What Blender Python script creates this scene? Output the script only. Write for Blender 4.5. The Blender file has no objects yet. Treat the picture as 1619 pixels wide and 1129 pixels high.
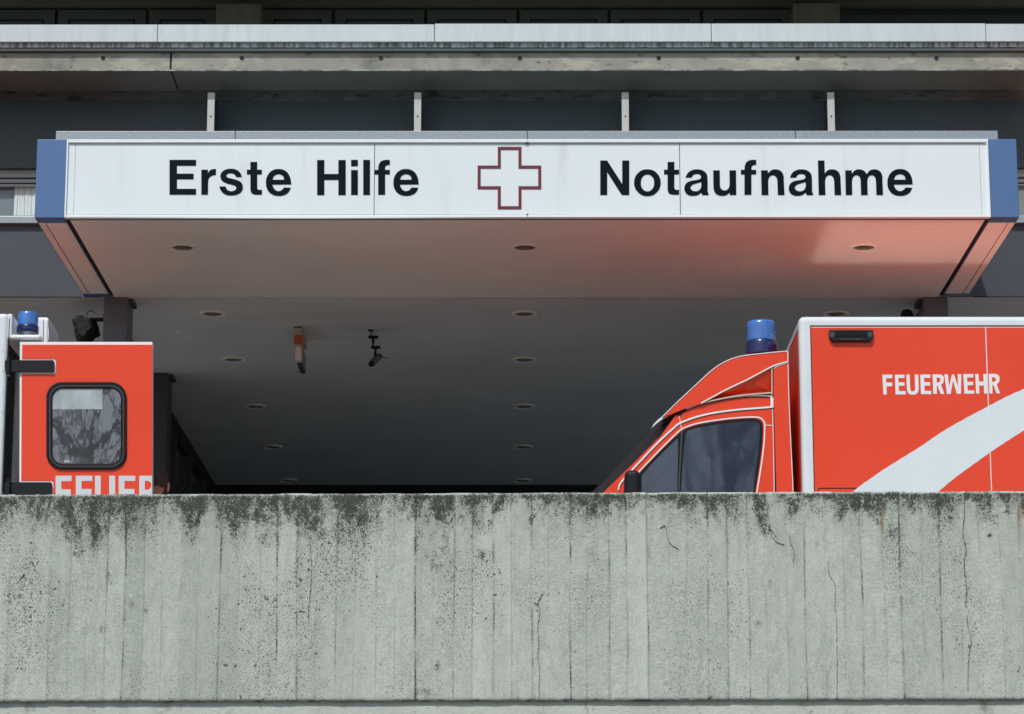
import bpy, bmesh, math, random
import numpy as np
from mathutils import Vector, Matrix, Euler
random.seed(7)
sc = bpy.context.scene
C = sc.collection
R = math.radians

# ------------------------------------------------------------ camera
EYE = 1.6
FPX = 4480.0
PITCH, YAW = R(12.57), R(0.083)
cd = bpy.data.cameras.new('camera')
cd.sensor_width = 36.0
cd.lens = FPX / 1619 * 36
cd.clip_end = 2000
cam = bpy.data.objects.new('camera', cd)
cam.location = (0, 0, EYE)
cam.rotation_euler = (R(90) + PITCH, 0, YAW)
C.objects.link(cam)
sc.camera = cam
RM = Euler((R(90) + PITCH, 0, YAW)).to_matrix()

# ------------------------------------------------------------ light
SUN_E, SUN_A = 50.8, 20.0      # elevation; degrees to the left of straight behind the camera
w = bpy.data.worlds.new('World'); sc.world = w; w.use_nodes = True
nt = w.node_tree
bg = nt.nodes['Background']
sky = nt.nodes.new('ShaderNodeTexSky'); sky.sky_type = 'NISHITA'
sky.sun_disc = False
sky.sun_elevation = R(SUN_E); sky.sun_rotation = R(180 + SUN_A)
sky.dust_density = 2.0
nt.links.new(sky.outputs[0], bg.inputs[0]); bg.inputs[1].default_value = 0.15
ld = bpy.data.lights.new('sun', 'SUN'); ld.energy = 3.9; ld.angle = R(0.5)
ld.color = (1.0, 0.98, 0.945)
sun = bpy.data.objects.new('sun', ld); C.objects.link(sun)
S = Vector((-math.sin(R(SUN_A)) * math.cos(R(SUN_E)), -math.cos(R(SUN_A)) * math.cos(R(SUN_E)), math.sin(R(SUN_E))))
sun.rotation_euler = S.to_track_quat('Z', 'Y').to_euler()
sun.location = (0, 0, 30)
sc.view_settings.view_transform = 'Standard'
sc.view_settings.look = 'None'
sc.view_settings.gamma = 1
sc.view_settings.exposure = -0.48
sc.cycles.caustics_reflective = True
sc.cycles.blur_glossy = 0.0
sc.cycles.sample_clamp_indirect = 0
try:
    sc.cycles.use_guiding = True; sc.cycles.use_surface_guiding = True; sc.cycles.guiding_training_samples = 64
except Exception: pass
sc.cycles.max_bounces = 12
sc.cycles.diffuse_bounces = 6

# ------------------------------------------------------------ helpers
def P(px, py, Y):
    d = RM @ Vector(((px - 809.5) / FPX, (564.5 - py) / FPX, -1))
    t = Y / d.y
    return Vector((d.x * t, Y, EYE + d.z * t))
def PX(px, Y, py=500): return P(px, py, Y).x
def PZ(py, Y, px=810): return P(px, py, Y).z

def props(o, label=None, cat=None, group=None, kind=None):
    if label: o['label'] = label
    if cat: o['category'] = cat
    if group: o['group'] = group
    if kind: o['kind'] = kind
    return o
def thing(name, label, cat, loc, group=None):
    o = bpy.data.objects.new(name, None); C.objects.link(o)
    o.location = loc; o.empty_display_size = .2
    return props(o, label, cat, group)
def origin(o):
    v = Vector((0, 0, 0))
    while o is not None:
        v += Vector(o.location); o = o.parent
    return v
def obj(name, bm, m, parent=None, smooth=False, loc=None, label=None):
    """link a bmesh written in world coordinates as one mesh object"""
    me = bpy.data.meshes.new(name)
    off = origin(parent) if parent else Vector(loc or (0, 0, 0))
    bmesh.ops.translate(bm, verts=bm.verts, vec=-off)
    bmesh.ops.recalc_face_normals(bm, faces=bm.faces)
    if smooth:
        for f in bm.faces: f.smooth = True
    bm.to_mesh(me); bm.free()
    me.materials.append(m)
    o = bpy.data.objects.new(name, me); C.objects.link(o)
    if parent: o.parent = parent
    elif loc: o.location = loc
    if smooth == 'auto':
        try:
            me.set_sharp_from_angle(angle=R(35))
        except Exception: pass
    if label: o['label'] = label
    return o
def bevel(o, wdt, seg=2):
    md = o.modifiers.new('bevel', 'BEVEL'); md.width = wdt; md.segments = seg; md.limit_method = 'ANGLE'
    md.angle_limit = R(40)
    return o
def box(bm, x0, x1, y0, y1, z0, z1):
    r = bmesh.ops.create_cube(bm, size=1)
    bmesh.ops.scale(bm, verts=r['verts'], vec=(abs(x1 - x0), abs(y1 - y0), abs(z1 - z0)))
    bmesh.ops.translate(bm, verts=r['verts'], vec=((x0 + x1) / 2, (y0 + y1) / 2, (z0 + z1) / 2))
    return r['verts']
def bx(name, dims, m, parent=None, bev=0, **k):
    bm = bmesh.new(); box(bm, *dims)
    o = obj(name, bm, m, parent, **k)
    if bev: bevel(o, bev)
    return o
def cyl(bm, c, r, h, axis='Z', seg=32, r2=None):
    q = bmesh.ops.create_cone(bm, cap_ends=True, segments=seg, radius1=r, radius2=r if r2 is None else r2, depth=h)
    rot = {'Z': Matrix.Identity(3), 'Y': Matrix.Rotation(R(90), 3, 'X'), 'X': Matrix.Rotation(R(90), 3, 'Y')}[axis] if isinstance(axis, str) else axis
    bmesh.ops.rotate(bm, verts=q['verts'], matrix=rot)
    bmesh.ops.translate(bm, verts=q['verts'], vec=c)
    return q['verts']
def lathe(bm, c, prof, seg=40):
    """prof: list of (radius, z) from bottom to top"""
    rings = []
    for r, z in prof:
        rings.append([bm.verts.new((c[0] + r * math.cos(2 * math.pi * i / seg), c[1] + r * math.sin(2 * math.pi * i / seg), c[2] + z)) for i in range(seg)])
    for a, b in zip(rings, rings[1:]):
        for i in range(seg):
            bm.faces.new((a[i], a[(i + 1) % seg], b[(i + 1) % seg], b[i]))
    bm.faces.new(rings[0]); bm.faces.new(rings[-1])
def tube(bm, pts, r, seg=8):
    pts = [Vector(p) for p in pts]; rings = []
    for i, p in enumerate(pts):
        t = (pts[min(i + 1, len(pts) - 1)] - pts[max(i - 1, 0)]).normalized()
        a = t.orthogonal().normalized() if i == 0 else (rings_a - t * rings_a.dot(t)).normalized()
        rings_a = a; b = t.cross(a)
        rr = r[i] if isinstance(r, (list, tuple)) else r
        rings.append([bm.verts.new(p + (a * math.cos(2 * math.pi * k / seg) + b * math.sin(2 * math.pi * k / seg)) * rr) for k in range(seg)])
    for A, B in zip(rings, rings[1:]):
        for k in range(seg): bm.faces.new((A[k], A[(k + 1) % seg], B[(k + 1) % seg], B[k]))
    bm.faces.new(rings[0]); bm.faces.new(rings[-1])
def cat_rom(pts, n=6, closed=False):
    out = []; N = len(pts)
    rng = range(N) if closed else range(N - 1)
    g = (lambda i: pts[i % N]) if closed else (lambda i: pts[max(0, min(N - 1, i))])
    for i in rng:
        p0, p1, p2, p3 = g(i - 1), g(i), g(i + 1), g(i + 2)
        for k in range(n):
            t = k / n
            out.append(tuple(.5 * (2 * b + (c - a) * t + (2 * a - 5 * b + 4 * c - d) * t * t + (3 * b - a - 3 * c + d) * t ** 3)
                             for a, b, c, d in zip(p0, p1, p2, p3)))
    if not closed: out.append(tuple(pts[-1]))
    return out
def plate_bm(pts, Y, th, bm=None):
    """closed outline in picture coordinates laid on the plane y = Y, th thick towards the viewer side (-y)"""
    bm = bm or bmesh.new()
    vs = [bm.verts.new(P(x, y, Y)) for x, y in pts]
    f = bm.faces.new(vs)
    r = bmesh.ops.extrude_face_region(bm, geom=[f])
    bmesh.ops.translate(bm, verts=[v for v in r['geom'] if isinstance(v, bmesh.types.BMVert)], vec=(0, -th, 0))
    return bm
def plate(name, pts, Y, th, m, parent, bev=0, **k):
    bm = plate_bm(pts, Y, th)
    bmesh.ops.triangulate(bm, faces=[f for f in bm.faces if len(f.verts) > 4])
    o = obj(name, bm, m, parent, **k)
    if bev: bevel(o, bev)
    return o
def ribbon_bm(pts, wpx, Y, th, bm=None, n=5):
    bm = bm or bmesh.new()
    pts = cat_rom(pts, n) if n > 1 else list(pts)
    N = len(pts); L = []; Rr = []
    for i, (x, y) in enumerate(pts):
        a = pts[max(0, i - 1)]; b = pts[min(N - 1, i + 1)]
        dx, dy = b[0] - a[0], b[1] - a[1]; l = math.hypot(dx, dy) or 1
        wv = (wpx(i / (N - 1)) if callable(wpx) else wpx) / 2
        nx, ny = -dy / l * wv, dx / l * wv
        L.append((x + nx, y + ny)); Rr.append((x - nx, y - ny))
    A = [bm.verts.new(P(*p, Y)) for p in L]; B = [bm.verts.new(P(*p, Y)) for p in Rr]
    A2 = [bm.verts.new(P(*p, Y) + Vector((0, -th, 0))) for p in L]; B2 = [bm.verts.new(P(*p, Y) + Vector((0, -th, 0))) for p in Rr]
    for i in range(N - 1):
        bm.faces.new((A2[i], A2[i + 1], B2[i + 1], B2[i])); bm.faces.new((A[i], B[i], B[i + 1], A[i + 1]))
        bm.faces.new((A[i], A[i + 1], A2[i + 1], A2[i])); bm.faces.new((B[i], B2[i], B2[i + 1], B[i + 1]))
    bm.faces.new((A[0], A2[0], B2[0], B[0])); bm.faces.new((A[-1], B[-1], B2[-1], A2[-1]))
    return bm
def rrect(x0, y0, x1, y1, r, n=8):
    o = []
    for cx, cy, a in ((x1 - r, y0 + r, -90), (x1 - r, y1 - r, 0), (x0 + r, y1 - r, 90), (x0 + r, y0 + r, 180)):
        for k in range(n + 1):
            t = R(a + 90 * k / n); o.append((cx + r * math.cos(t), cy + r * math.sin(t)))
    return o
def ring_bm(outer, inner, Y, th, bm=None):
    bm = bm or bmesh.new()
    def mk(pts, dy): return [bm.verts.new(P(x, y, Y) + Vector((0, dy, 0))) for x, y in pts]
    o0, i0, o1, i1 = mk(outer, 0), mk(inner, 0), mk(outer, -th), mk(inner, -th)
    N = len(outer)
    for k in range(N):
        j = (k + 1) % N
        bm.faces.new((o1[k], o1[j], i1[j], i1[k])); bm.faces.new((o0[k], i0[k], i0[j], o0[j]))
        bm.faces.new((o0[k], o0[j], o1[j], o1[k])); bm.faces.new((i0[k], i1[k], i1[j], i0[j]))
    return bm
def glyphs(name, contours, org, s, Y, th, m, parent, off=0):
    """letters cut from sheet: contours of (x, y, 'c'orner | 's'mooth) ; one mesh"""
    cu = bpy.data.curves.new(name, 'CURVE'); cu.dimensions = '2D'; cu.fill_mode = 'BOTH'
    cu.extrude = th / 2; cu.resolution_u = 6
    for con in contours:
        sp = cu.splines.new('BEZIER'); sp.bezier_points.add(len(con) - 1); sp.use_cyclic_u = True
        for bp, c in zip(sp.bezier_points, con):
            p = P(org[0] + c[0] / s, org[1] + c[1] / s, Y)
            bp.co = (p.x, p.z, 0)
            h = 'AUTO' if len(c) > 2 and c[2] == 's' else 'VECTOR'
            bp.handle_left_type = bp.handle_right_type = h
    o = bpy.data.objects.new('tmp', cu); C.objects.link(o)
    dg = bpy.context.evaluated_depsgraph_get(); dg.update()
    me = bpy.data.meshes.new_from_object(o.evaluated_get(dg))
    bpy.data.objects.remove(o)
    bm = bmesh.new(); bm.from_mesh(me); bpy.data.meshes.remove(me)
    for v in bm.verts: v.co = Vector((v.co.x, Y - th / 2 - off + v.co.z, v.co.y))
    return obj(name, bm, m, parent)

# ------------------------------------------------------------ materials
def mat(name, col, rough=.5, metal=0, var=.08, vscale=3.0, bump=0, bscale=60, spec=.5, coat=0, stretch=(1, 1, 1), ior=1.5, rvar=0):
    m = bpy.data.materials.new(name); m.use_nodes = True
    n = m.node_tree.nodes; l = m.node_tree.links; b = n['Principled BSDF']
    b.inputs['Roughness'].default_value = rough; b.inputs['Metallic'].default_value = metal
    b.inputs['Specular IOR Level'].default_value = spec; b.inputs['Coat Weight'].default_value = coat
    b.inputs['Coat Roughness'].default_value = .06; b.inputs['IOR'].default_value = ior
    tc = n.new('ShaderNodeTexCoord'); mp = n.new('ShaderNodeMapping'); mp.inputs['Scale'].default_value = stretch
    l.new(tc.outputs['Object'], mp.inputs[0])
    nz = n.new('ShaderNodeTexNoise'); nz.inputs['Scale'].default_value = vscale; nz.inputs['Detail'].default_value = 6
    nz.inputs['Roughness'].default_value = .6
    l.new(mp.outputs[0], nz.inputs['Vector'])
    mr = n.new('ShaderNodeMapRange'); mr.inputs[1].default_value = .25; mr.inputs[2].default_value = .75
    mr.inputs[3].default_value = 1 - var; mr.inputs[4].default_value = 1 + var
    l.new(nz.outputs[0], mr.inputs[0])
    mx = n.new('ShaderNodeVectorMath'); mx.operation = 'SCALE'; mx.inputs[0].default_value = col[:3]
    l.new(mr.outputs[0], mx.inputs['Scale']); l.new(mx.outputs[0], b.inputs['Base Color'])
    if rvar:
        m2 = n.new('ShaderNodeMapRange'); m2.inputs[3].default_value = max(0, rough - rvar); m2.inputs[4].default_value = rough + rvar
        l.new(nz.outputs[0], m2.inputs[0]); l.new(m2.outputs[0], b.inputs['Roughness'])
    if bump:
        n2 = n.new('ShaderNodeTexNoise'); n2.inputs['Scale'].default_value = bscale; n2.inputs['Detail'].default_value = 4
        l.new(mp.outputs[0], n2.inputs['Vector'])
        bp = n.new('ShaderNodeBump'); bp.inputs['Strength'].default_value = 1; bp.inputs['Distance'].default_value = bump
        l.new(n2.outputs[0], bp.inputs['Height']); l.new(bp.outputs[0], b.inputs['Normal'])
        m['bumpnode'] = bp.name
    return m
def dirt(m, col, scale, stretch, lo, hi, amt=1.0, detail=8, seed=0, attr=None):
    """mix a stain colour into a material's base colour by thresholded noise"""
    n = m.node_tree.nodes; l = m.node_tree.links; b = n['Principled BSDF']
    src = b.inputs['Base Color'].links[0].from_socket
    tc = n.new('ShaderNodeTexCoord'); mp = n.new('ShaderNodeMapping'); mp.inputs['Scale'].default_value = stretch
    mp.inputs['Location'].default_value = (seed * 3.7, seed * 1.3, seed * 2.1)
    l.new(tc.outputs['Object'], mp.inputs[0])
    nz = n.new('ShaderNodeTexNoise'); nz.inputs['Scale'].default_value = scale; nz.inputs['Detail'].default_value = detail
    nz.inputs['Roughness'].default_value = .65
    l.new(mp.outputs[0], nz.inputs['Vector'])
    val = nz.outputs[0]
    if attr:
        at = n.new('ShaderNodeAttribute'); at.attribute_name = attr[0]
        ma = n.new('ShaderNodeMath'); ma.operation = 'MULTIPLY_ADD'; ma.inputs[1].default_value = attr[1]
        l.new(at.outputs['Fac'], ma.inputs[0]); l.new(nz.outputs[0], ma.inputs[2]); val = ma.outputs[0]
    mr = n.new('ShaderNodeMapRange'); mr.interpolation_type = 'SMOOTHSTEP'
    mr.inputs[1].default_value = lo; mr.inputs[2].default_value = hi; mr.inputs[4].default_value = amt
    l.new(val, mr.inputs[0])
    mx = n.new('ShaderNodeMix'); mx.data_type = 'RGBA'
    mx.inputs[7].default_value = (*col, 1)
    l.new(mr.outputs[0], mx.inputs[0]); l.new(src, mx.inputs[6]); l.new(mx.outputs[2], b.inputs['Base Color'])
    return m

M = {}
M['red'] = mat('red_paint', (.74, .055, .016), .34, var=.03, vscale=1.2, coat=.3, spec=.35, bump=.0012, bscale=2.2)
M['red_roof'] = mat('red_roof_paint', (.97, .145, .04), .34, metal=.32, var=.05, coat=1, bump=.00025, bscale=16)
_b = M['red_roof'].node_tree.nodes['Principled BSDF']; _b.inputs['Coat Roughness'].default_value = .13; _b.inputs['Coat IOR'].default_value = 2.8
M['red_roof_matte'] = mat('weathered_red_roof', (.55, .09, .05), .7, var=.1)
M['red_line'] = mat('red_seam_line', (.25, .03, .02), .5)
M['white_paint'] = mat('white_paint', (.76, .79, .80), .35, var=.03, coat=.3)
M['refl_white'] = mat('reflective_white_film', (.74, .77, .78), .4, var=.02)
M['letter_grey'] = mat('pale_grey_film', (.58, .62, .65), .4, var=.02)
M['stripe'] = mat('pale_blue_grey_film', (.64, .72, .75), .45, var=.04, vscale=5)
M['cream_line'] = mat('cream_edge', (.55, .47, .36), .5)
M['alu'] = mat('white_aluminium_edge', (.66, .71, .74), .38, var=.05, coat=.3)
M['black'] = mat('black_plastic', (.008, .009, .013), .5, var=.15, spec=.25, bump=.0004, bscale=120)
M['rubber'] = mat('black_rubber', (.006, .007, .010), .55, var=.1, spec=.2)
M['dark_int'] = mat('dark_interior', (.03, .03, .032), .7)
M['tyre'] = mat('tyre_rubber', (.02, .02, .02), .8, bump=.002, bscale=90)
M['rim'] = mat('wheel_steel', (.5, .5, .5), .4, metal=.8)
M['sign'] = mat('sign_white', (.71, .79, .82), .45, var=.025, vscale=1.5, spec=.3)
dirt(M['sign'], (.45, .5, .5), 5, (1, 1, .12), .52, .8, .38)
dirt(M['sign'], (.3, .32, .3), 60, (1, 1, .5), .70, .76, .35, seed=4)
M['sign_trim'] = mat('sign_trim_white', (.77, .83, .85), .35, var=.04)
dirt(M['sign_trim'], (.1, .1, .1), 30, (1, 1, 1), .66, .72, .7)
M['letter'] = mat('sign_letter_navy', (.005, .009, .016), .6, var=.1, spec=.06)
M['crossred'] = mat('cross_dark_red', (.145, .014, .030), .4, var=.05)
M['blue'] = mat('blue_cladding', (.068, .155, .33), .42, var=.06, vscale=2, bump=.0002, bscale=200)
M['galv'] = mat('galvanised_sheet', (.30, .345, .375), .42, metal=.35, var=.25, vscale=40, stretch=(1, 1, 3))
M['galv_white'] = mat('weathered_white_coping', (.53, .605, .62), .45, var=.08, vscale=14, stretch=(1, 1, .15))
dirt(M['galv_white'], (.28, .30, .29), 26, (1, 1, .12), .56, .85, .6)
M['drip'] = mat('streaked_drip_edge', (.48, .52, .52), .6, var=.1)
dirt(M['drip'], (.05, .06, .05), 40, (1, 1, .08), .38, .62, .9)
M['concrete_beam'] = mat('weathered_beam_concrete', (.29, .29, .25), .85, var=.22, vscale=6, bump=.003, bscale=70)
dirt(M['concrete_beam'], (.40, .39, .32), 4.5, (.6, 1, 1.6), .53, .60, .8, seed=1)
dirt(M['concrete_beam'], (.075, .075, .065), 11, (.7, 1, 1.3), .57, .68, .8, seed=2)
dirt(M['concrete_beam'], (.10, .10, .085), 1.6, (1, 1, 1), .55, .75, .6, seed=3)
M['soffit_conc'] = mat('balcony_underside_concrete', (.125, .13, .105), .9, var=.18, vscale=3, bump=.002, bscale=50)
M['eff'] = mat('lime_edge', (.36, .39, .35), .9, var=.3, vscale=20)
dirt(M['eff'], (.15, .16, .135), 7, (1, 1, 1), .42, .56, .95)
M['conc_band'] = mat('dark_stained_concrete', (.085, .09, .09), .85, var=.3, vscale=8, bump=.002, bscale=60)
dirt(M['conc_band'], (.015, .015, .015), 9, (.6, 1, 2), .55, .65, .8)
M['panel'] = mat('dark_blue_grey_panel', (.042, .060, .070), .5, var=.08, vscale=2)
M['panel_low'] = mat('blue_grey_panel', (.044, .056, .072), .5, var=.05, vscale=2)
M['mullion'] = mat('grey_fin', (.46, .46, .43), .5, var=.07, vscale=12)
M['frame'] = mat('window_frame_grey', (.30, .34, .33), .5, var=.08)
M['frame_dk'] = mat('dark_window_frame', (.085, .10, .095), .5, var=.08)
M['glass'] = mat('dark_window_glass', (.012, .016, .022), .03, var=.1, ior=1.7, bump=.0009, bscale=3)
M['glass_pale'] = mat('pale_window_glass', (.16, .2, .22), .05, var=.1, ior=1.6)
M['curtain'] = mat('white_curtain', (.62, .68, .68), .9, var=.05)
M['ceil'] = mat('soffit_paint', (.80, .79, .71), .6, var=.05, vscale=1.2, bump=.0006, bscale=25)
dirt(M['ceil'], (.5, .49, .46), 1.3, (.25, 2, 1), .52, .8, .5)
M['ceil_in'] = mat('passage_ceiling_paint', (.62, .66, .65), .6, var=.08, vscale=1.2, bump=.0006, bscale=25)
dirt(M['ceil_in'], (.42, .44, .43), .9, (.3, 2, 1), .5, .8, .5)
M['bounce_floor'] = mat('passage_bounce_floor', (.42, .43, .43), .6)
M['channel'] = mat('black_channel', (.008, .008, .008), .7)
M['pillar'] = mat('grey_pillar', (.11, .125, .15), .5, var=.08)
M['pillar_dk'] = mat('dark_pillar', (.06, .058, .06), .6, var=.1)
M['conc_col'] = mat('upper_column_concrete', (.11, .108, .085), .9, var=.25, vscale=9, stretch=(1, 1, .2), bump=.002)
M['beacon'] = mat('blue_beacon_lens', (.045, .17, .52), .12, var=.35, vscale=26, stretch=(1.5, 1.5, .2), coat=.7, bump=.0012, bscale=120)
M['beacon_dk'] = mat('navy_beacon_base', (.008, .014, .085), .2, var=.1, coat=.6)
M['asphalt'] = mat('asphalt', (.055, .055, .055), .9, var=.2, vscale=20, bump=.003)
M['deck'] = mat('driveway_paving', (.36, .355, .33), .85, var=.15, vscale=2, bump=.002)
M['steel'] = mat('brushed_steel', (.45, .46, .46), .35, metal=.8, var=.15)
M['skin'] = mat('skin', (.48, .25, .18), .5, var=.08)
M['hair'] = mat('dark_hair', (.035, .026, .020), .6, var=.4, vscale=60, bump=.004, bscale=90)
M['jacket'] = mat('navy_jacket', (.03, .035, .05), .8, var=.15, bump=.002, bscale=200)
M['trousers'] = mat('dark_trousers', (.03, .03, .035), .8, var=.15)
M['orange'] = mat('orange_band', (.52, .095, .015), .4, var=.05)
M['beige'] = mat('beige_plastic', (.42, .38, .27), .5, var=.08)
M['pinkwhite'] = mat('pale_lens', (.78, .68, .63), .4, var=.03)
M['lamp_ring'] = mat('downlight_ring', (.80, .80, .74), .4, var=.1)
M['lamp_in'] = mat('downlight_reflector', (.2, .17, .11), .25, metal=.7, var=.3, vscale=30)
M['crack'] = mat('crack', (.11, .115, .10), .95, var=.4, vscale=60)
M['rust'] = mat('rust_stain', (.26, .15, .06), .9, var=.3, vscale=50)
M['bark'] = mat('bark', (.10, .085, .065), .9, var=.3, vscale=15)
M['grass'] = mat('lawn', (.05, .08, .03), .95, var=.3, vscale=4)
M['pane_patch'] = mat('pale_pane_patch', (.34, .40, .42), .18, var=.3, vscale=9, stretch=(1, 1, .5))  # colour of the reflection painted on the door pane, and of a small mark
M['door_glass'] = mat('grey_door_glass', (.062, .066, .074), .015, var=.12, vscale=5, ior=2.5, stretch=(1, 1, .5), bump=.0009, bscale=2.6)

# ------------------------------------------------------------ levels and distances (metres from the camera along y)
DW, DV, DS, DF = 13.0, 18.2, 18.8, 21.1      # parapet, ambulances' near side, sign, facade
DECK = EYE + 1.48
CEIL = PZ(470, DF)                            # underside of the first floor
sc.cycles.use_denoising = True
try: sc.cycles.denoiser = 'OPENIMAGEDENOISE'
except Exception: pass

# ------------------------------------------------------------ ground and driveway deck (setting)
bm = bmesh.new()
vs = [bm.verts.new(p) for p in ((-400, -400, 0), (400, -400, 0), (400, 400, 0), (-400, 400, 0))]
bm.faces.new(vs)
props(obj('lawn', bm, M['grass']), kind='structure')
bm = bmesh.new(); box(bm, -60, 60, 2.5, DW - .2, .004, .012)
props(obj('road', bm, M['asphalt']), kind='structure')
bm = bmesh.new(); box(bm, -30, 30, DW + .16, 31, DECK - .35, DECK)
props(obj('driveway', bm, M['deck']), kind='structure')

bm = bmesh.new(); box(bm, -4.5, 12, DF + 1.2, 29.5, DECK + .004, DECK + .012)  # unseen pale floor, added to bounce light up to the passage ceiling
props(obj('passage_bounce_floor', bm, M['bounce_floor']), kind='structure')

# ------------------------------------------------------------ board-marked concrete parapet
WROT = .0025          # the wall is a touch nearer on the right
wall = thing('parapet_wall', 'pale grey board-marked concrete parapet wall with black moss stains along its top edge', 'wall', (0, DW, 0))
WT = PZ(777.5, DW); WB = PZ(1107, DW)
seams = [-20, 12, 49, 77, 110, 138, 167, 196, 227, 256, 286, 313, 347, 376, 411, 438, 470, 501, 532, 561, 595, 624, 657, 686, 718, 747, 780, 809,
         841, 868, 902, 928, 963, 991, 1024, 1059, 1087, 1119, 1150, 1183, 1210, 1244, 1272, 1304, 1333, 1361, 1397, 1423, 1458, 1485, 1517, 1548, 1581, 1612, 1642]
strong = {196: 1, 347: .8, 438: .8, 470: .7, 532: .6, 657: 1, 747: .6, 780: .6, 841: .9, 902: .9, 1024: .8, 1119: .9, 1150: .5, 1183: .6, 1272: .6, 1361: .8, 1423: 1.0, 1485: .7, 718: .45, 928: .4, 963: .45, 991: .45}
rng = np.random.default_rng(3)
sx = [PX(s, DW, 900) for s in seams]; sst = [strong.get(s, .22) for s in seams]
x = sx[0]
while x > -5: x -= rng.uniform(.085, .1); sx.insert(0, x); sst.insert(0, rng.choice([.2, .3, .8]))
x = sx[-1]
while x < 5: x += rng.uniform(.085, .1); sx.append(x); sst.append(rng.choice([.2, .3, .8]))
sx = np.array(sx); sst = np.array(sst)
xs = []
for a, b in zip(sx[:-1], sx[1:]):
    fine = abs(a) < 2.75
    ins = np.arange(a + .004, b - .004, .006 if fine else .03)[1:]
    xs += [a - .0035, a, a + .0035] + list(ins)
xs = np.unique(np.round(np.array(xs), 5))
zs = np.concatenate([[WB], WB + np.array([.004, .012]), np.arange(WB + .018, WT - .016, .006), WT - np.array([.012, .0075, .004, .0015, 0])])
NX, NZ = len(xs), len(zs)
Xg, Zg = np.meshgrid(xs, zs)
def vnoise(x, y, seed):
    """smooth value noise"""
    r = np.random.default_rng(seed).random((256, 256))
    xi = np.floor(x).astype(int); yi = np.floor(y).astype(int); fx = x - xi; fy = y - yi
    fx = fx * fx * (3 - 2 * fx); fy = fy * fy * (3 - 2 * fy)
    g = lambda i, j: r[i % 256, j % 256]
    return (g(xi, yi) * (1 - fx) + g(xi + 1, yi) * fx) * (1 - fy) + (g(xi, yi + 1) * (1 - fx) + g(xi + 1, yi + 1) * fx) * fy
def fbm(x, y, seed, o=4, gain=.55):
    s = 0; a = 1; t = 0
    for k in range(o): s = s + a * vnoise(x * 2 ** k, y * 2 ** k, seed + k); t += a; a *= gain
    return s / t
def sstep(a, b, v):
    t = np.clip((v - a) / (b - a), 0, 1); return t * t * (3 - 2 * t)
bi = np.clip(np.searchsorted(sx, Xg, side='right') - 1, 0, len(sx) - 2)
tone_b = rng.normal(0, 1, len(sx)); dep_b = rng.normal(0, .0007, len(sx)); tilt_b = rng.normal(0, .0005, len(sx)); rough_b = rng.random(len(sx))
dist = np.abs(Xg[..., None] - sx[None, None, ::1][:, :, :]) if False else None
near_i = np.where(np.abs(Xg - sx[bi]) < np.abs(Xg - sx[np.clip(bi + 1, 0, len(sx) - 1)]), bi, np.clip(bi + 1, 0, len(sx) - 1))
dsm = np.abs(Xg - sx[near_i] - .002 * np.sin(Zg * 5 + near_i))
stg = sst[near_i]
u = (Xg - sx[bi]) / (sx[np.clip(bi + 1, 0, len(sx) - 1)] - sx[bi] + 1e-6) - .5
depth = dep_b[bi] + tilt_b[bi] * 2 * u
depth += (fbm(Xg * 9, Zg * 3, 11) - .5) * .004
depth += (vnoise(Xg * 60, Zg * 160, 15) - .5) * .0016 * (rough_b[bi] > .75)       # rough sawn boards
groove = np.exp(-(dsm / .0028) ** 2) * (.0004 + .0016 * stg) * (.5 + vnoise(Xg * 3, Zg * 9, 21))
fin_ = np.exp(-((dsm - .006) / .0025) ** 2) * .0018 * (vnoise(near_i * 3.3, Zg * 6, 25) > .5)
depth = depth + groove - fin_
topd = WT - Zg
# moss and soot: ragged below the top edge, with runs down the board joints
m1 = fbm(Xg * 5.5, Zg * 1.6, 31, 4); m2 = fbm(Xg * 22, Zg * 9, 35, 4); m3 = fbm(Xg * 70, Zg * 50, 39, 3)
reach = .05 + .20 * sstep(.34, .76, m1) + .16 * (m2 - .5) + .05 * (m3 - .5)
reach = np.maximum(reach, .02)
leftish = sstep(1.2, -1.8, Xg)
reach = reach * (.75 + .6 * leftish)
moss = .95 * sstep(1.0, .0, topd / reach) * (.25 + 1.0 * sstep(.30, .68, m2)) + .34 * np.exp(-topd / .10) * (.5 + .8 * leftish) * (.4 + 1.2 * m1) + .62 * np.exp(-topd / .035) * (.5 + .7 * m2) + .35 * np.exp(-topd / .16) * sstep(.35, .6, fbm(Xg * 14, Zg * 1.2, 43, 3))
def blob(px, py, rx, ry, a):
    c = P(px, py, DW); return a * np.exp(-((Xg - c.x) / (rx / 341)) ** 2 - ((Zg - c.z) / (ry / 341)) ** 2)
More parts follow.
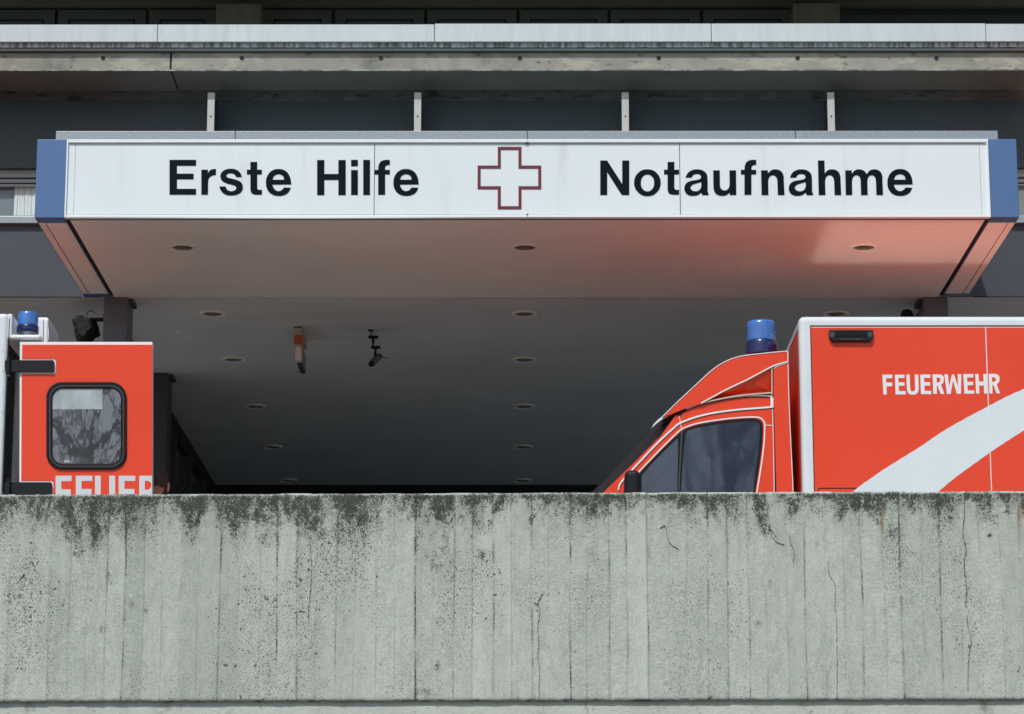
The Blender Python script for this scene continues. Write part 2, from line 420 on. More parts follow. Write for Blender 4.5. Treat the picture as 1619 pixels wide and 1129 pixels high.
for b_ in ((15, 805, 22, 22, .8), (60, 800, 20, 30, .6), (140, 798, 32, 34, .9), (148, 835, 9, 40, .7), (197, 795, 12, 34, 1.1), (225, 788, 14, 10, .9), (243, 800, 20, 26, .8),
           (306, 800, 14, 40, 1.1), (318, 790, 20, 14, .9), (365, 790, 10, 20, .9), (368, 825, 7, 25, .6), (440, 800, 40, 26, .5), (500, 808, 26, 30, .5), (575, 805, 26, 36, .8), (580, 835, 7, 28, .8),
           (648, 800, 22, 26, .5), (695, 812, 26, 40, .5), (695, 880, 20, 26, .5), (790, 797, 7, 12, 1.1), (838, 797, 6, 34, 1.3), (900, 800, 40, 22, .45), (975, 792, 18, 16, .5), (940, 788, 26, 12, .5),
           (765, 875, 10, 8, .8), (666, 842, 3, 3, 1.2), (174, 905, 10, 14, .9), (125, 870, 9, 14, .5), (420, 850, 14, 12, .5), (1200, 797, 7, 34, 1.0), (1208, 810, 10, 30, .5),
           (1145, 800, 22, 24, .55), (1262, 795, 9, 34, .9), (1245, 800, 20, 20, .5), (1318, 797, 22, 22, .8), (1335, 800, 9, 34, .7), (1370, 795, 30, 18, .6), (1388, 830, 4, 9, .9), (1412, 847, 12, 16, .55),
           (1215, 840, 10, 10, .5), (1560, 800, 18, 24, .8), (1528, 790, 6, 18, .8), (1588, 793, 16, 12, .8), (1612, 795, 10, 16, .7), (1563, 847, 4, 4, 1), (1590, 812, 4, 4, 1),
           (1217, 922, 3, 10, .7), (1200, 986, 5, 7, .7), (690, 1050, 8, 8, .5), (670, 1095, 20, 14, .4), (228, 964, 4, 4, 1.2), (160, 990, 8, 8, .4), (205, 952, 6, 6, .4), (10, 1060, 8, 26, .4), (790, 905, 4, 6, .8)):
    moss = moss + blob(*b_) * (.35 + 1.3 * sstep(.38, .62, m2)) * (.5 + .9 * m3)
run = np.exp(-(dsm / .012) ** 2) * stg * sstep(.42, .62, vnoise(near_i * 7.7, Zg * 5, 51)) * (.35 + .65 * np.exp(-topd / .35))
moss = moss + .55 * run
botd = Zg - WB
moss = moss + .45 * np.exp(-botd / .014) * sstep(.4, .7, m2)
moss = np.clip(moss, 0, 1.6)
line = np.exp(-(dsm / .0026) ** 2) * np.clip(stg * 1.35, 0, 1.3) * (.16 + 1.2 * sstep(.40, .72, fbm(near_i * 5.1, Zg * 7, 61, 4)))
speck = sstep(.30, .75, fbm(Xg * 4, Zg * 2.4, 71, 3)) * (.6 + 1.0 * np.exp(-topd / .30)) * (.95 + .35 * leftish)
rust = blob(1394, 825, 3, 22, .9) + blob(1610, 815, 3, 22, 1.0) + blob(1394, 880, 2, 40, .25) + blob(1250, 865, 3, 16, .5) + blob(1026, 875, 3, 14, .6) + blob(1610, 850, 2.5, 30, .35) + blob(1291, 860, 3, 9, .5) + blob(1076, 1075, 2, 30, .3)
tone = tone_b[bi] * .5 + (fbm(Xg * 2.5, Zg * .7, 81) - .5) * 3 + (fbm(Xg * 34, Zg * 2.2, 85) - .5) * 2.4 + (fbm(Xg * 60, Zg * 30, 87) - .5) * 2.0 - 1.3 * np.exp(-topd / .22) * (.3 + fbm(Xg * 12, Zg * 3, 89)) * (.6 + .7 * leftish)
edge = sstep(.015, .007, topd)  # moss cleared along the upper arris, so paler colour carries its highlight
moss = moss * (1 - .93 * edge * (.55 + .45 * sstep(.3, .5, vnoise(Xg * 16, Zg * 0, 91))))
Y = DW + .012 + depth - WROT * 0
# rounded upper and lower arrises
Y = Y + .010 * np.clip(1 - topd / .012, 0, 1) ** 2 + .004 * np.clip(1 - botd / .01, 0, 1) ** 2
Zr = Zg - .004 * vnoise(Xg * 14, Zg * 0, 95) * np.clip(1 - topd / .03, 0, 1) - .003 * (vnoise(Xg * 60, Zg * 0, 97) > .8) * np.clip(1 - topd / .01, 0, 1)
Zr = Zr + .003 * (vnoise(Xg * 45, Zg * 0, 99)) * np.clip(1 - botd / .01, 0, 1)
Y = Y - Xg * WROT * 7.5          # turn of the wall
co = np.stack([Xg, Y - DW, Zr], -1).reshape(-1, 3)
idx = np.arange(NX * NZ).reshape(NZ, NX)
quads = np.stack([idx[:-1, :-1], idx[:-1, 1:], idx[1:, 1:], idx[1:, :-1]], -1).reshape(-1, 4)
me = bpy.data.meshes.new('wall_face')
me.vertices.add(len(co)); me.vertices.foreach_set('co', co.ravel())
me.loops.add(quads.size); me.loops.foreach_set('vertex_index', quads.ravel().astype(np.int32))
me.polygons.add(len(quads)); me.polygons.foreach_set('loop_start', (np.arange(len(quads)) * 4).astype(np.int32))
me.update(calc_edges=True); me.validate()
for nm, arr in (('moss', moss), ('seam', line), ('speck', speck), ('rust', rust), ('tone', tone)):
    at = me.attributes.new(nm, 'FLOAT', 'POINT'); at.data.foreach_set('value', np.ascontiguousarray(arr, dtype=np.float32).ravel())
for p in me.polygons: p.use_smooth = True

def wall_material():
    m = bpy.data.materials.new('board_marked_concrete'); m.use_nodes = True
    n = m.node_tree.nodes; l = m.node_tree.links; b = n['Principled BSDF']; b.inputs['Roughness'].default_value = .92
    b.inputs['Specular IOR Level'].default_value = .25
    tc = n.new('ShaderNodeTexCoord')
    def noise(scale, detail=5, rough=.6, st=(1, 1, 1)):
        mp = n.new('ShaderNodeMapping'); mp.inputs['Scale'].default_value = st; l.new(tc.outputs['Object'], mp.inputs[0])
        z = n.new('ShaderNodeTexNoise'); z.inputs['Scale'].default_value = scale; z.inputs['Detail'].default_value = detail; z.inputs['Roughness'].default_value = rough
        l.new(mp.outputs[0], z.inputs['Vector']); return z.outputs[0]
    def attr(a): z = n.new('ShaderNodeAttribute'); z.attribute_name = a; return z.outputs['Fac']
    def math_(op, a, b_=None, c=None):
        z = n.new('ShaderNodeMath'); z.operation = op
        for i, v in enumerate((a, b_, c)):
            if v is None: continue
            if isinstance(v, (int, float)): z.inputs[i].default_value = v
            else: l.new(v, z.inputs[i])
        return z.outputs[0]
    def mrange(v, a, b_, c=0, d=1):
        z = n.new('ShaderNodeMapRange'); z.interpolation_type = 'SMOOTHSTEP'
        for i, q in ((1, a), (2, b_), (3, c), (4, d)): z.inputs[i].default_value = q
        l.new(v, z.inputs[0]); return z.outputs[0]
    def mix(f, a, b_):
        z = n.new('ShaderNodeMix'); z.data_type = 'RGBA'; l.new(f, z.inputs[0])
        for i, q in ((6, a), (7, b_)):
            if isinstance(q, tuple): z.inputs[i].default_value = (*q, 1)
            else: l.new(q, z.inputs[i])
        return z.outputs[2]
    fine = noise(160, 4, .7); mid = noise(26, 6, .65, (1, 1, .5))
    t = math_('MULTIPLY_ADD', attr('tone'), .11, .5)
    t = math_('MULTIPLY_ADD', math_('SUBTRACT', fine, .5), 1.7, t)
    t = math_('MULTIPLY_ADD', math_('SUBTRACT', mid, .5), .7, t)
    col = mix(mrange(t, 0, 1), (.335, .375, .33), (.575, .62, .56))
    # moss: dark stain broken up by fine noise
    am_ = attr('moss')
    mo = math_('MULTIPLY_ADD', math_('SUBTRACT', noise(130, 5, .8), .5), 3.8, math_('MULTIPLY', am_, .50))
    mo = math_('MULTIPLY_ADD', math_('SUBTRACT', noise(34, 5, .7, (1, 1, .6)), .5), 2.2, mo)
    gate = mrange(am_, .03, .30)
    col = mix(math_('MULTIPLY', mrange(am_, .02, .9, 0, .45), mrange(noise(60, 4), .3, .6)), col, (.17, .185, .16))
    col = mix(math_('MULTIPLY', mrange(mo, .22, .80, 0, .93), gate), col, (.034, .04, .033))
    # lichen dots
    sp = math_('ADD', noise(135, 2, .5), math_('MULTIPLY', attr('speck'), .16))
    col = mix(mrange(sp, .73, .80, 0, .8), col, (.05, .055, .045))
    sp2 = math_('ADD', noise(46, 2, .5), math_('MULTIPLY', attr('speck'), .10))
    col = mix(mrange(sp2, .755, .80, 0, .85), col, (.04, .045, .04))
    sp3 = math_('ADD', noise(250, 2, .5), math_('MULTIPLY', attr('speck'), .09))
    col = mix(mrange(sp3, .665, .73, 0, .75), col, (.07, .075, .065))
    # bug holes as voronoi dots
    vo = n.new('ShaderNodeTexVoronoi'); vo.inputs['Scale'].default_value = 28; l.new(tc.outputs['Object'], vo.inputs['Vector'])
    col = mix(math_('MULTIPLY', mrange(vo.outputs['Distance'], .09, .06), mrange(noise(9, 2), .5, .6)), col, (.05, .055, .05))
    col = mix(math_('MULTIPLY', attr('seam'), mrange(noise(110, 3), .35, .6, .35, 1)), col, (.045, .05, .042))
    col = mix(math_('MULTIPLY', attr('rust'), mrange(noise(70, 3), .35, .6, .3, 1)), col, (.24, .15, .06))
    # pale grains
    col = mix(mrange(noise(210, 2, .5), .69, .74, 0, .45), col, (.62, .64, .60))
    l.new(col, b.inputs['Base Color'])
    h = math_('ADD', math_('MULTIPLY', fine, .6), math_('MULTIPLY', mid, .8))
    bp = n.new('ShaderNodeBump'); bp.inputs['Distance'].default_value = .0032; bp.inputs['Strength'].default_value = 1
    l.new(h, bp.inputs['Height']); l.new(bp.outputs[0], b.inputs['Normal'])
    return m
M['wall'] = wall_material(); me.materials.append(M['wall'])
face = bpy.data.objects.new('wall_face', me); C.objects.link(face); face.parent = wall
# body, capping and recessed base
def skewbox(bm, x0, x1, y0, y1, z0, z1):
    for v in box(bm, x0, x1, y0, y1, z0, z1): v.co.y -= v.co.x * WROT * 7.5
M['cap'] = mat('pale_wall_top', (.68, .70, .66), .9, var=.15, vscale=20)  # top lightened for the bright highlight line along the edge
dirt(M['cap'], (.08, .085, .07), 14, (1, 1, 1), .52, .62, .8)
bm = bmesh.new(); skewbox(bm, -5, 5, DW + .0245, DW + .19, WB - .002, WT - .0035)
obj('wall_core', bm, M['cap'], wall)
M['base'] = mat('recessed_base_concrete', (.50, .54, .49), .9, var=.12, vscale=5, bump=.003, bscale=60)
dirt(M['base'], (.10, .12, .07), 9, (1, 1, .6), .55, .75, .7)
dirt(M['base'], (.06, .065, .055), 60, (1, 1, 1), .62, .7, .8)
bm = bmesh.new(); skewbox(bm, -5, 5, DW + .036, DW + .16, 0, WB - .002)
obj('wall_base', bm, M['base'], wall)
cA = lambda pts: [(x_ / 3, 760 + y_ / 3) for x_, y_ in pts]
cB = lambda pts: [(540 + x_ / 3, 760 + y_ / 3) for x_, y_ in pts]
cC = lambda pts: [(1080 + x_ / 3, 760 + y_ / 3) for x_, y_ in pts]
M['hair_crack'] = mat('hairline_crack', (.20, .21, .19), .95, var=.4, vscale=60)
cracks = [(cC([(1338, 52), (1330, 110), (1329, 170), (1322, 260), (1337, 330), (1328, 380), (1332, 450), (1340, 530), (1335, 600)]), 2.2, .95),
          (cC([(1342, 640), (1345, 690), (1362, 760), (1350, 830), (1345, 1000)]), .8, .5),
          (cC([(385, 55), (390, 110), (405, 180), (410, 240), (440, 290), (480, 305)]), 1.1, .7),
          (cC([(405, 230), (425, 245), (440, 272)]), .6, .6),
          (cC([(500, 260), (510, 300), (525, 335), (520, 390)]), .8, .6),
          (cC([(685, 380), (690, 440), (718, 500), (718, 600), (725, 660), (728, 820), (728, 1030)]), 1.2, .7),
          (cB([(955, 530), (930, 580), (940, 610), (930, 700), (935, 760), (930, 830), (938, 900), (935, 1030)]), 1.0, .7),
          (cB([(912, 575), (932, 585)]), .9, .7),
          (cB([(1510, 225), (1535, 215), (1545, 270), (1560, 300), (1600, 325)]), .8, .6),
          (cA([(1465, 250), (1475, 440), (1465, 560), (1460, 650)]), 1.0, .7),
          (cA([(575, 90), (588, 150), (588, 240), (592, 400)]), 1.3, 1),
          (cB([(898, 60), (903, 150), (904, 320)]), 1.3, 1)]
for pts, wd, a in cracks:
    p2 = cat_rom(pts, 14)
    p2 = [(x_ + random.uniform(-.55, .55), y_) for x_, y_ in p2]
    bm = bmesh.new()
    rr = [(.03 if vnoise(np.array([i * .31]), np.array([wd * 3.3]), 7)[0] < .38 else random.uniform(.3, 1.0)) * wd * .27 for i, _ in enumerate(p2)]
    prev = None
    for (x_, y_), r_ in zip(p2, rr):
        q = P(x_, y_, DW); yy = DW + .0065 - q.x * WROT * 7.5
        cur = [bm.verts.new((q.x - r_ / 341, yy, q.z)), bm.verts.new((q.x + r_ / 341, yy, q.z)), bm.verts.new((q.x + r_ / 341, yy + .012, q.z)), bm.verts.new((q.x - r_ / 341, yy + .012, q.z))]
        if prev:
            for k in range(4): bm.faces.new((prev[k], prev[(k + 1) % 4], cur[(k + 1) % 4], cur[k]))
        else: bm.faces.new(cur)
        prev = cur
    bm.faces.new(prev)
    obj('crack', bm, M['crack'] if a > .8 else M['hair_crack'], wall)

# ------------------------------------------------------------ hospital building
bld = thing('hospital_building', 'grey concrete hospital building with dark panels, balcony ledge and low drive-through passage behind the canopy', 'building', (0, DF, DECK))
Zs0 = PZ(145, DF); YB = 20.58                      # balcony underside and front
Zb0, Zb1 = PZ(112, YB), PZ(83, YB)
XL, XR = -8, 7  # unseen right side left open to let fill daylight into the passage
YR = 29.5                                           # rear end of the passage
# passage ceiling in bays (the joints show as thin lines)
bays = [(DF + .004, 23.8), (23.806, YR)]
for a, b in bays:
    bx('ceiling_panel', (XL, XR, a, b, CEIL, CEIL + .12), M['ceil_in'], bld)
bx('wall_panel', (XL, PX(160, DF), DF, DF + .12, CEIL + .0, PZ(352, DF)), M['panel_low'], bld)
bx('wall_panel', (PX(1502, DF), XR, DF, DF + .12, CEIL + .0, PZ(352, DF)), M['panel_low'], bld)
bx('wall_panel', (PX(160, DF) + .002, PX(1502, DF) - .002, DF + .03, DF + .12, CEIL + .13, PZ(350, DF)), M['panel_low'], bld)
bx('bottom_flashing', (XL, PX(128, DF), DF - .006, DF + .0, CEIL - .003, CEIL + .006), M['channel'], bld)
bx('bottom_flashing', (PX(1540, DF), XR, DF - .006, DF + .0, CEIL - .003, CEIL + .006), M['channel'], bld)
# window strip behind the sign
zw0, zw1, zw2 = PZ(345, DF), PZ(285, DF), PZ(258, DF)
bx('window_sill', (XL, XR, DF - .045, DF + .1, PZ(352.5, DF - .045), PZ(341.5, DF - .045)), M['galv'], bld, .004)
bx('lintel', (XL, XR, DF - .02, DF + .1, PZ(266, DF), PZ(256.5, DF)), M['panel'], bld)
def upper_window(x0, x1, blind=False):
    zb, zt = PZ(341.2, DF), PZ(266.2, DF)
    bm = bmesh.new(); t = .045
    box(bm, x0, x1, DF + .03, DF + .09, zt - .06, zt - .002); box(bm, x0, x1, DF + .03, DF + .09, zb, zb + .012)
    box(bm, x0, x0 + t, DF + .03, DF + .09, zb + .012, zt - .06); box(bm, x1 - t, x1, DF + .03, DF + .09, zb + .012, zt - .06)
    w_ = obj('window', bm, M['frame'], bld)
    bm = bmesh.new(); box(bm, x0 + t, x1 - t, DF + .045, DF + .08, zt - .10, zt - .074); box(bm, x0 + t, x1 - t, DF + .05, DF + .08, zt - .125, zt - .112)
    obj('frame_rail', bm, M['frame'], w_)
    bm = bmesh.new()
    if blind:
        box(bm, x0 + t, x1 - t, DF + .075, DF + .08, zb + .012, zt - .112)
        M.setdefault('blind', mat('grey_green_blind', (.17, .21, .20), .6)); obj('blind', bm, M['blind'], w_)
    else:
        box(bm, x0 + t, x1 - t, DF + .115, DF + .12, zb + .012, zt - .112); obj('pane', bm, M['glass_pale'], w_)
        # pleated curtain just inside the glass
        bm = bmesh.new(); N = 160; pr = None
        cx0, cx1 = x0 + (x1 - x0) * .69, x1 - .07
        for i in range(N + 1):
            xx = cx0 + (cx1 - cx0) * i / N
            yy = DF + .098 + .0022 * math.sin(i * .9) + .0025 * math.sin(i * .37 + 1)
            cur = (bm.verts.new((xx, yy, zb + .012)), bm.verts.new((xx + .01 * math.sin(i * .2), yy, zt - .118)))
            if pr: bm.faces.new((pr[0], cur[0], cur[1], pr[1]))
            pr = cur
        obj('curtain', bm, M['curtain'], w_, smooth=True)
    return w_
x = PX(57, DF) + .12
for k in range(4): upper_window(x - 1.1, x); x -= 1.14
upper_window(PX(1600, DF), PX(1600, DF) + 1.3, True); upper_window(PX(1600, DF) + 1.34, PX(1600, DF) + 2.6, True)
upper_window(PX(57, DF) + .16, PX(1600, DF) - .04, True)
# dark panels above the windows
fins = [334, 660.5, 988.5, 1313.5]
fx = [PX(f, 20.75, 180) for f in fins]; stepx = (fx[-1] - fx[0]) / 3
allf = fx + [fx[-1] + stepx * k for k in (1, 2, 3)]
zp0, zp1 = PZ(256.5, DF), PZ(160, DF)
ed = [XL] + allf + [XR]
for a, b in zip(ed[:-1], ed[1:]):
    bx('dark_panel', (a + .006, b - .006, DF - .01, DF + .1, zp0, zp1), M['panel'], bld)
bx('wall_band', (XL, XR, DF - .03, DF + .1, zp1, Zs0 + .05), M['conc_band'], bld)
fw = 11.7 / 217 / 2
for f in allf:
    if f < -3.4 or f > 3.4: continue
    fo = bx('fin', (f - fw, f + fw, 20.72, 20.745, zp0 + .1, PZ(146, 20.72)), M['mullion'], bld, .002)
    bx('fin_web', (f - .012, f + .012, 20.746, DF - .012, zp0 + .1, PZ(147, 20.74)), M['panel'], fo)
    bm = bmesh.new(); cyl(bm, (f, 20.719, PZ(184, 20.72)), .006, .006, 'Y', 10); obj('rivet', bm, M['black'], bld)
# balcony slab in two lengths with an open joint, front edge, drip and coping
xj = PX(270, YB, 100)
for a, b, dz in ((XL, xj - .006, 0), (xj + .006, XR, .006)):
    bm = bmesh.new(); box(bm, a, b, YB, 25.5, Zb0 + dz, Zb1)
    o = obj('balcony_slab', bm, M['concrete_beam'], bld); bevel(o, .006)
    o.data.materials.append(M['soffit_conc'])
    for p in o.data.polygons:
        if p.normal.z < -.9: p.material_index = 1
bx('slab_joint', (xj - .006, xj + .006, YB + .03, 25.4, Zb0 + .012, Zb1 - .01), M['channel'], bld)
bm = bmesh.new(); xx = XL
random.seed(5)
while xx < XR:
    L_ = random.uniform(.1, .6)
    pass
    xx += L_ + .02
box(bm, XL, XR, YB - .002, YB + .012, Zb0 + .0015, Zb0 + .011)
obj('lime_deposit', bm, M['eff'], bld)
for hx in [163 + 219.6 * k for k in range(-1, 8)]:
    c = P(hx, 92, YB)
    bm = bmesh.new(); cyl(bm, (c.x, YB - .0015, c.z), .017, .005, 'Y', 20)
    obj('weep_hole', bm, M['channel'], bld)
z67, z76 = PZ(67, YB - .06), PZ(74, YB - .06)
bx('drip_edge', (XL, XR, YB - .055, YB + .4, z76, z67), M['drip'], bld, .003)
bx('shadow_gap', (XL, XR, YB - .02, YB + .4, Zb1 + .001, z76 - .001), M['frame_dk'], bld)
bx('cover_strip', (XL, XR, YB - .035, YB - .021, PZ(80, YB - .03), PZ(76.5, YB - .03)), M['frame'], bld, .002)
zc = PZ(38, YB - .08); cj = [PX(v, YB - .08, 50) for v in (249 - 438 * 2, 249 - 438, 249, 687, 1124.5, 1558.5, 1558 + 438, 1558 + 876)]
for i, (a, b) in enumerate(zip(cj[:-1], cj[1:])):
    dz = (0, 0, 0, .006, .006, .002, .0)[i]
    bm = bmesh.new(); box(bm, a + .003, b - .003, YB - .08, YB + .10, z67 + .001, zc + dz - .003)
    obj('coping_panel', bm, M['galv_white'], bld)
bm = bmesh.new(); box(bm, cj[0], cj[-1], YB - .07, YB + .09, z67 + .002, zc - .01); obj('coping_core', bm, M['frame_dk'], bld)
# small twig-like bracket on the coping
# second floor set back: wall, windows, columns, slab above
YU = 28.0; zU1 = PZ(11, YU)
slab2 = bx('upper_slab', (XL, XR, 25.6, 29.5, zU1, zU1 + .3), M['soffit_conc'], bld)
zU0 = Zb1
def recessed_frames(pxs):
    for (a, b, typ) in pxs:
        x0, x1 = PX(a, YU, 30), PX(b, YU, 30)
        bm = bmesh.new(); t = .12
        zt = zU1 - .03
        box(bm, x0 + .01, x1 - .01, YU, YU + .1, zt - .1, zt); box(bm, x0 + .01, x0 + t, YU, YU + .1, zU0 + .3, zt - .1); box(bm, x1 - t, x1 - .01, YU, YU + .1, zU0 + .3, zt - .1)
        wn = obj('window', bm, M['frame_dk'], bld)
        bm = bmesh.new(); i = .035
        box(bm, x0 + t + .015, x1 - t - .015, YU + .02, YU + .09, zt - .1 - .13, zt - .1 - .015)
        box(bm, x0 + t + .015, x0 + t + .12, YU + .02, YU + .09, zU0 + .3, zt - .231); box(bm, x1 - t - .12, x1 - t - .015, YU + .02, YU + .09, zU0 + .3, zt - .231)
        obj('sash', bm, M['frame_dk'], wn)
        if typ: obj('pane', (lambda q: (box(q, x0 + t + .12, x1 - t - .12, YU + .07, YU + .08, zU0 + .3, zt - .232), q)[1])(bmesh.new()), M['glass'], wn)
        else: obj('infill_panel', (lambda q: (box(q, x0 + t + .12, x1 - t - .12, YU + .05, YU + .08, zU0 + .3, zt - .232), q)[1])(bmesh.new()), M['frame_dk'], wn)
recessed_frames([(-60, 88, 1), (90, 232, 1), (234, 342, 0), (414, 526, 0), (528, 672, 0), (674, 818, 0), (820, 962, 0), (964, 1108, 0), (1110, 1254, 0)])
bx('wall_panel', (XL, XR, YU + .11, YU + .2, zU0, zU1), M['frame_dk'], bld)
bx('wall_panel', (PX(1328, YU), XR, YU - .02, YU + .1, zU0, zU1 - .09), M['panel'], bld)
for a, b in ((1040, 1112), (1254, 1328)):
    pass
for a, b in ((341, 413), (1254, 1328)):
    bx('column', (PX(a, 27.2, 20), PX(b, 27.2, 20), 27.2, 27.9, zU0, PZ(5, 27.2)), M['conc_col'], bld, .01)
bx('floor_slab', (XL, XR, 25.5, 30, Zb0, Zb1), M['soffit_conc'], bld)
# passage: pillars, glazed side walls, rear wall
def pillar(px0, px1, y, dpt, m, capside=1):
    x0, x1 = PX(px0, y, 520), PX(px1, y, 520)
    p = bx('pillar', (x0, x1, y, y + dpt, DECK, CEIL - .002), m, bld, .006)
    xa, xb = (x1, x1 + .035) if capside > 0 else (x0 - .035, x0)
    bx('cap_plate', (min(xa, xb) + (.001 if capside > 0 else 0), max(xa, xb) - (0 if capside > 0 else .001), y + .05, y + .25, CEIL - .035, CEIL - .003), M['pillar_dk'], p)
    return p
pillar(163, 201, DF - .01, .3, M['pillar'])
pillar(1461, 1500, DF - .01, .3, M['pillar'], -1)
pillar(232, 268, 23.82, .3, M['pillar_dk'])
pillar(1392, 1430, 23.82, .3, M['pillar_dk'], -1)
xa = PX(1, 1) ; XG = -3.13
xg = P(340, 770, YR).x
bx('ceiling_channel', (xg - .02, xg + .045, DF + .35, 23.78, CEIL - .02, CEIL - .001), M['channel'], bld)
bx('ceiling_channel', (3.15, 3.2, DF + .35, 23.78, CEIL - .02, CEIL - .001), M['channel'], bld)
M['dk_glass'] = mat('dark_lobby_glass', (.06, .08, .09), .1, var=.1)
for sgn, xw in ((-1, xg),):
    bx('side_glazing', (xw - .05, xw - .02, 24.12, YR, DECK, CEIL - .001), M['dk_glass'], bld)
    bx('side_beam', ((xw - .02, xw + .02) if sgn < 0 else (xw - .07, xw - .051)) + (24.12, YR, CEIL - .16, CEIL - .001), M['channel'], bld)
    xi = (xw - .0195, xw + .03) if sgn < 0 else (xw - .09, xw - .0505)
    bx('transom', xi + (24.12, YR, DECK + 2.95, DECK + 3.02), M['pillar_dk'], bld)
    for k in range(5):
        yk = 24.3 + k * 1.3
        bx('glazing_bar', (xi[0], xi[1] + .02, yk, yk + .07, DECK, CEIL - .161), M['pillar_dk'], bld)
bx('rear_wall', (XL, 3.3, YR + .01, YR + .1, DECK, CEIL + .1), M['dk_glass'], bld)
bx('rear_beam', (xg, 3.3, YR - .12, YR, CEIL - .07, CEIL - .001), M['channel'], bld)

# ------------------------------------------------------------ canopy
can = thing('entrance_canopy', 'flat white-bottomed entrance canopy with blue side fascias jutting out over the driveway', 'canopy', (0, DS, CEIL))
zC0, zC1 = PZ(345, DS), PZ(220, DS)
xb0, xb1 = PX(56, DS, 300), PX(103, DS, 300); xb2, xb3 = PX(1565, DS, 300), PX(1610, DS, 300)
CB = CEIL
ZF = CB
for x0, x1, inner in ((xb0, xb1, 1), (xb2, xb3, -1)):
    f = bx('side_fascia', (x0, x1, DS, DF - .012, ZF, zC1), M['blue'], can, .004)
    a, b = (x0 + .010, x1 - .003) if inner > 0 else (x0 + .003, x1 - .010)
    bx('soffit_strip', (a, b, DS + .13, DF - .14, ZF - .006, ZF - .001), M['ceil'], f)
    c = (a + .045, a + .05) if inner > 0 else (b - .05, b - .045)
    bx('strip_joint', (c[0], c[1], DS + .13, DF - .14, ZF - .0075, ZF - .0063), M['channel'], f)
bx('channel', (xb1 + .001, xb1 + .042, DS + .03, DF - .02, CB + .01, CB + .06), M['channel'], can)
bx('channel', (xb2 - .042, xb2 - .001, DS + .03, DF - .02, CB + .01, CB + .06), M['channel'], can)
bx('soffit', (xb1 + .031, xb2 - .031, DS + .07, DF - .006, CB, CB + .09), M['ceil'], can)
bx('front_gap', (xb1, xb2, DS + .05, DS + .069, CB + .006, CB + .05), M['channel'], can)
bx('roof_deck', (xb1 + .001, xb2 - .001, DS + .09, DF - .02, zC1 - .08, zC1 - .01), M['galv'], can)
yf = DS + .10
fj = [PX(v, yf, 213) for v in (88, 372, 834, 1258, 1578)]
for a, b in zip(fj[:-1], fj[1:]):
    bx('roof_flashing', (a + .0015, b - .0015, yf, yf + .15, zC1 - .009, PZ(207, yf)), M['galv'], can, .003)

# ------------------------------------------------------------ sign
sg = thing('emergency_sign', 'long white sign reading Erste Hilfe and Notaufnahme with outlined red cross on the canopy front', 'sign', (0, DS, zC0))
zt0 = .028
pj = [xb1 + .002, PX(589.5, DS), PX(1078, DS), xb2 - .002]
for a, b in zip(pj[:-1], pj[1:]):
    bx('sign_panel', (a + .0025, b - .0025, DS + .002, DS + .04, zC0 + .004, zC1 - .004), M['sign'], sg)
bx('sign_backing', (pj[0], pj[-1], DS + .041, DS + .048, zC0, zC1 - .003), M['channel'], sg)
xm = PX(834, DS)
def trim(x0, x1, z0, z1, wav=0):
    bm = bmesh.new(); N = 40; pr = None
    for i in range(N + 1):
        t = i / N; xx = x0 + (x1 - x0) * t; dz = wav * (math.sin(t * math.pi * 1.0) ** 2) * -1
        cur = [bm.verts.new((xx, yy, zz + dz)) for yy, zz in ((DS - .014, z0 + .003), (DS - .006, z0), (DS + .0015, z0), (DS + .0015, z1), (DS - .003, z1), (DS - .014, z1 - .006))]
        if pr:
            for k in range(6): bm.faces.new((pr[k], pr[(k + 1) % 6], cur[(k + 1) % 6], cur[k]))
        else: bm.faces.new(cur)
        pr = cur
    bm.faces.new(pr)
    return obj('sign_trim', bm, M['sign_trim'], sg)
trim(pj[0] + .012, xm - .002, zC1 - .028, zC1 - .001); trim(xm + .002, pj[-1] - .012, zC1 - .028, zC1 - .001)
trim(pj[0] + .014, xm - .002, zC0 + .001, zC0 + .024, .008); trim(xm + .002, pj[-1] - .014, zC0 + .001, zC0 + .024)
bx('sign_trim', (pj[0], pj[0] + .011, DS - .014, DS + .0015, zC0 + .002, zC1 - .002), M['sign_trim'], sg, .002)
bx('sign_trim', (pj[-1] - .011, pj[-1], DS - .014, DS + .0015, zC0 + .002, zC1 - .002), M['sign_trim'], sg, .002)
bm = bmesh.new()
for xx in (pj[0] + .06, pj[-1] - .06): box(bm, xx - .0012, xx + .0012, DS + .0005, DS + .002, zC0 + .026, zC1 - .03)
box(bm, pj[0] + .02, pj[-1] - .02, DS + .0005, DS + .002, zC1 - .034, zC1 - .0315)
box(bm, pj[0] + .02, pj[-1] - .02, DS + .0005, DS + .002, zC0 + .026, zC0 + .0275)
obj('frame_joint', bm, M['frame'], sg)
bm = bmesh.new(); box(bm, xm - .014, xm + .008, DS - .013, DS - .001, zC1 - .034, zC1 - .028); box(bm, xm - .006, xm + .006, DS - .0135, DS - .0005, zC0 + .0245, zC0 + .028)
obj('joint_sealant', bm, M['channel'], sg)
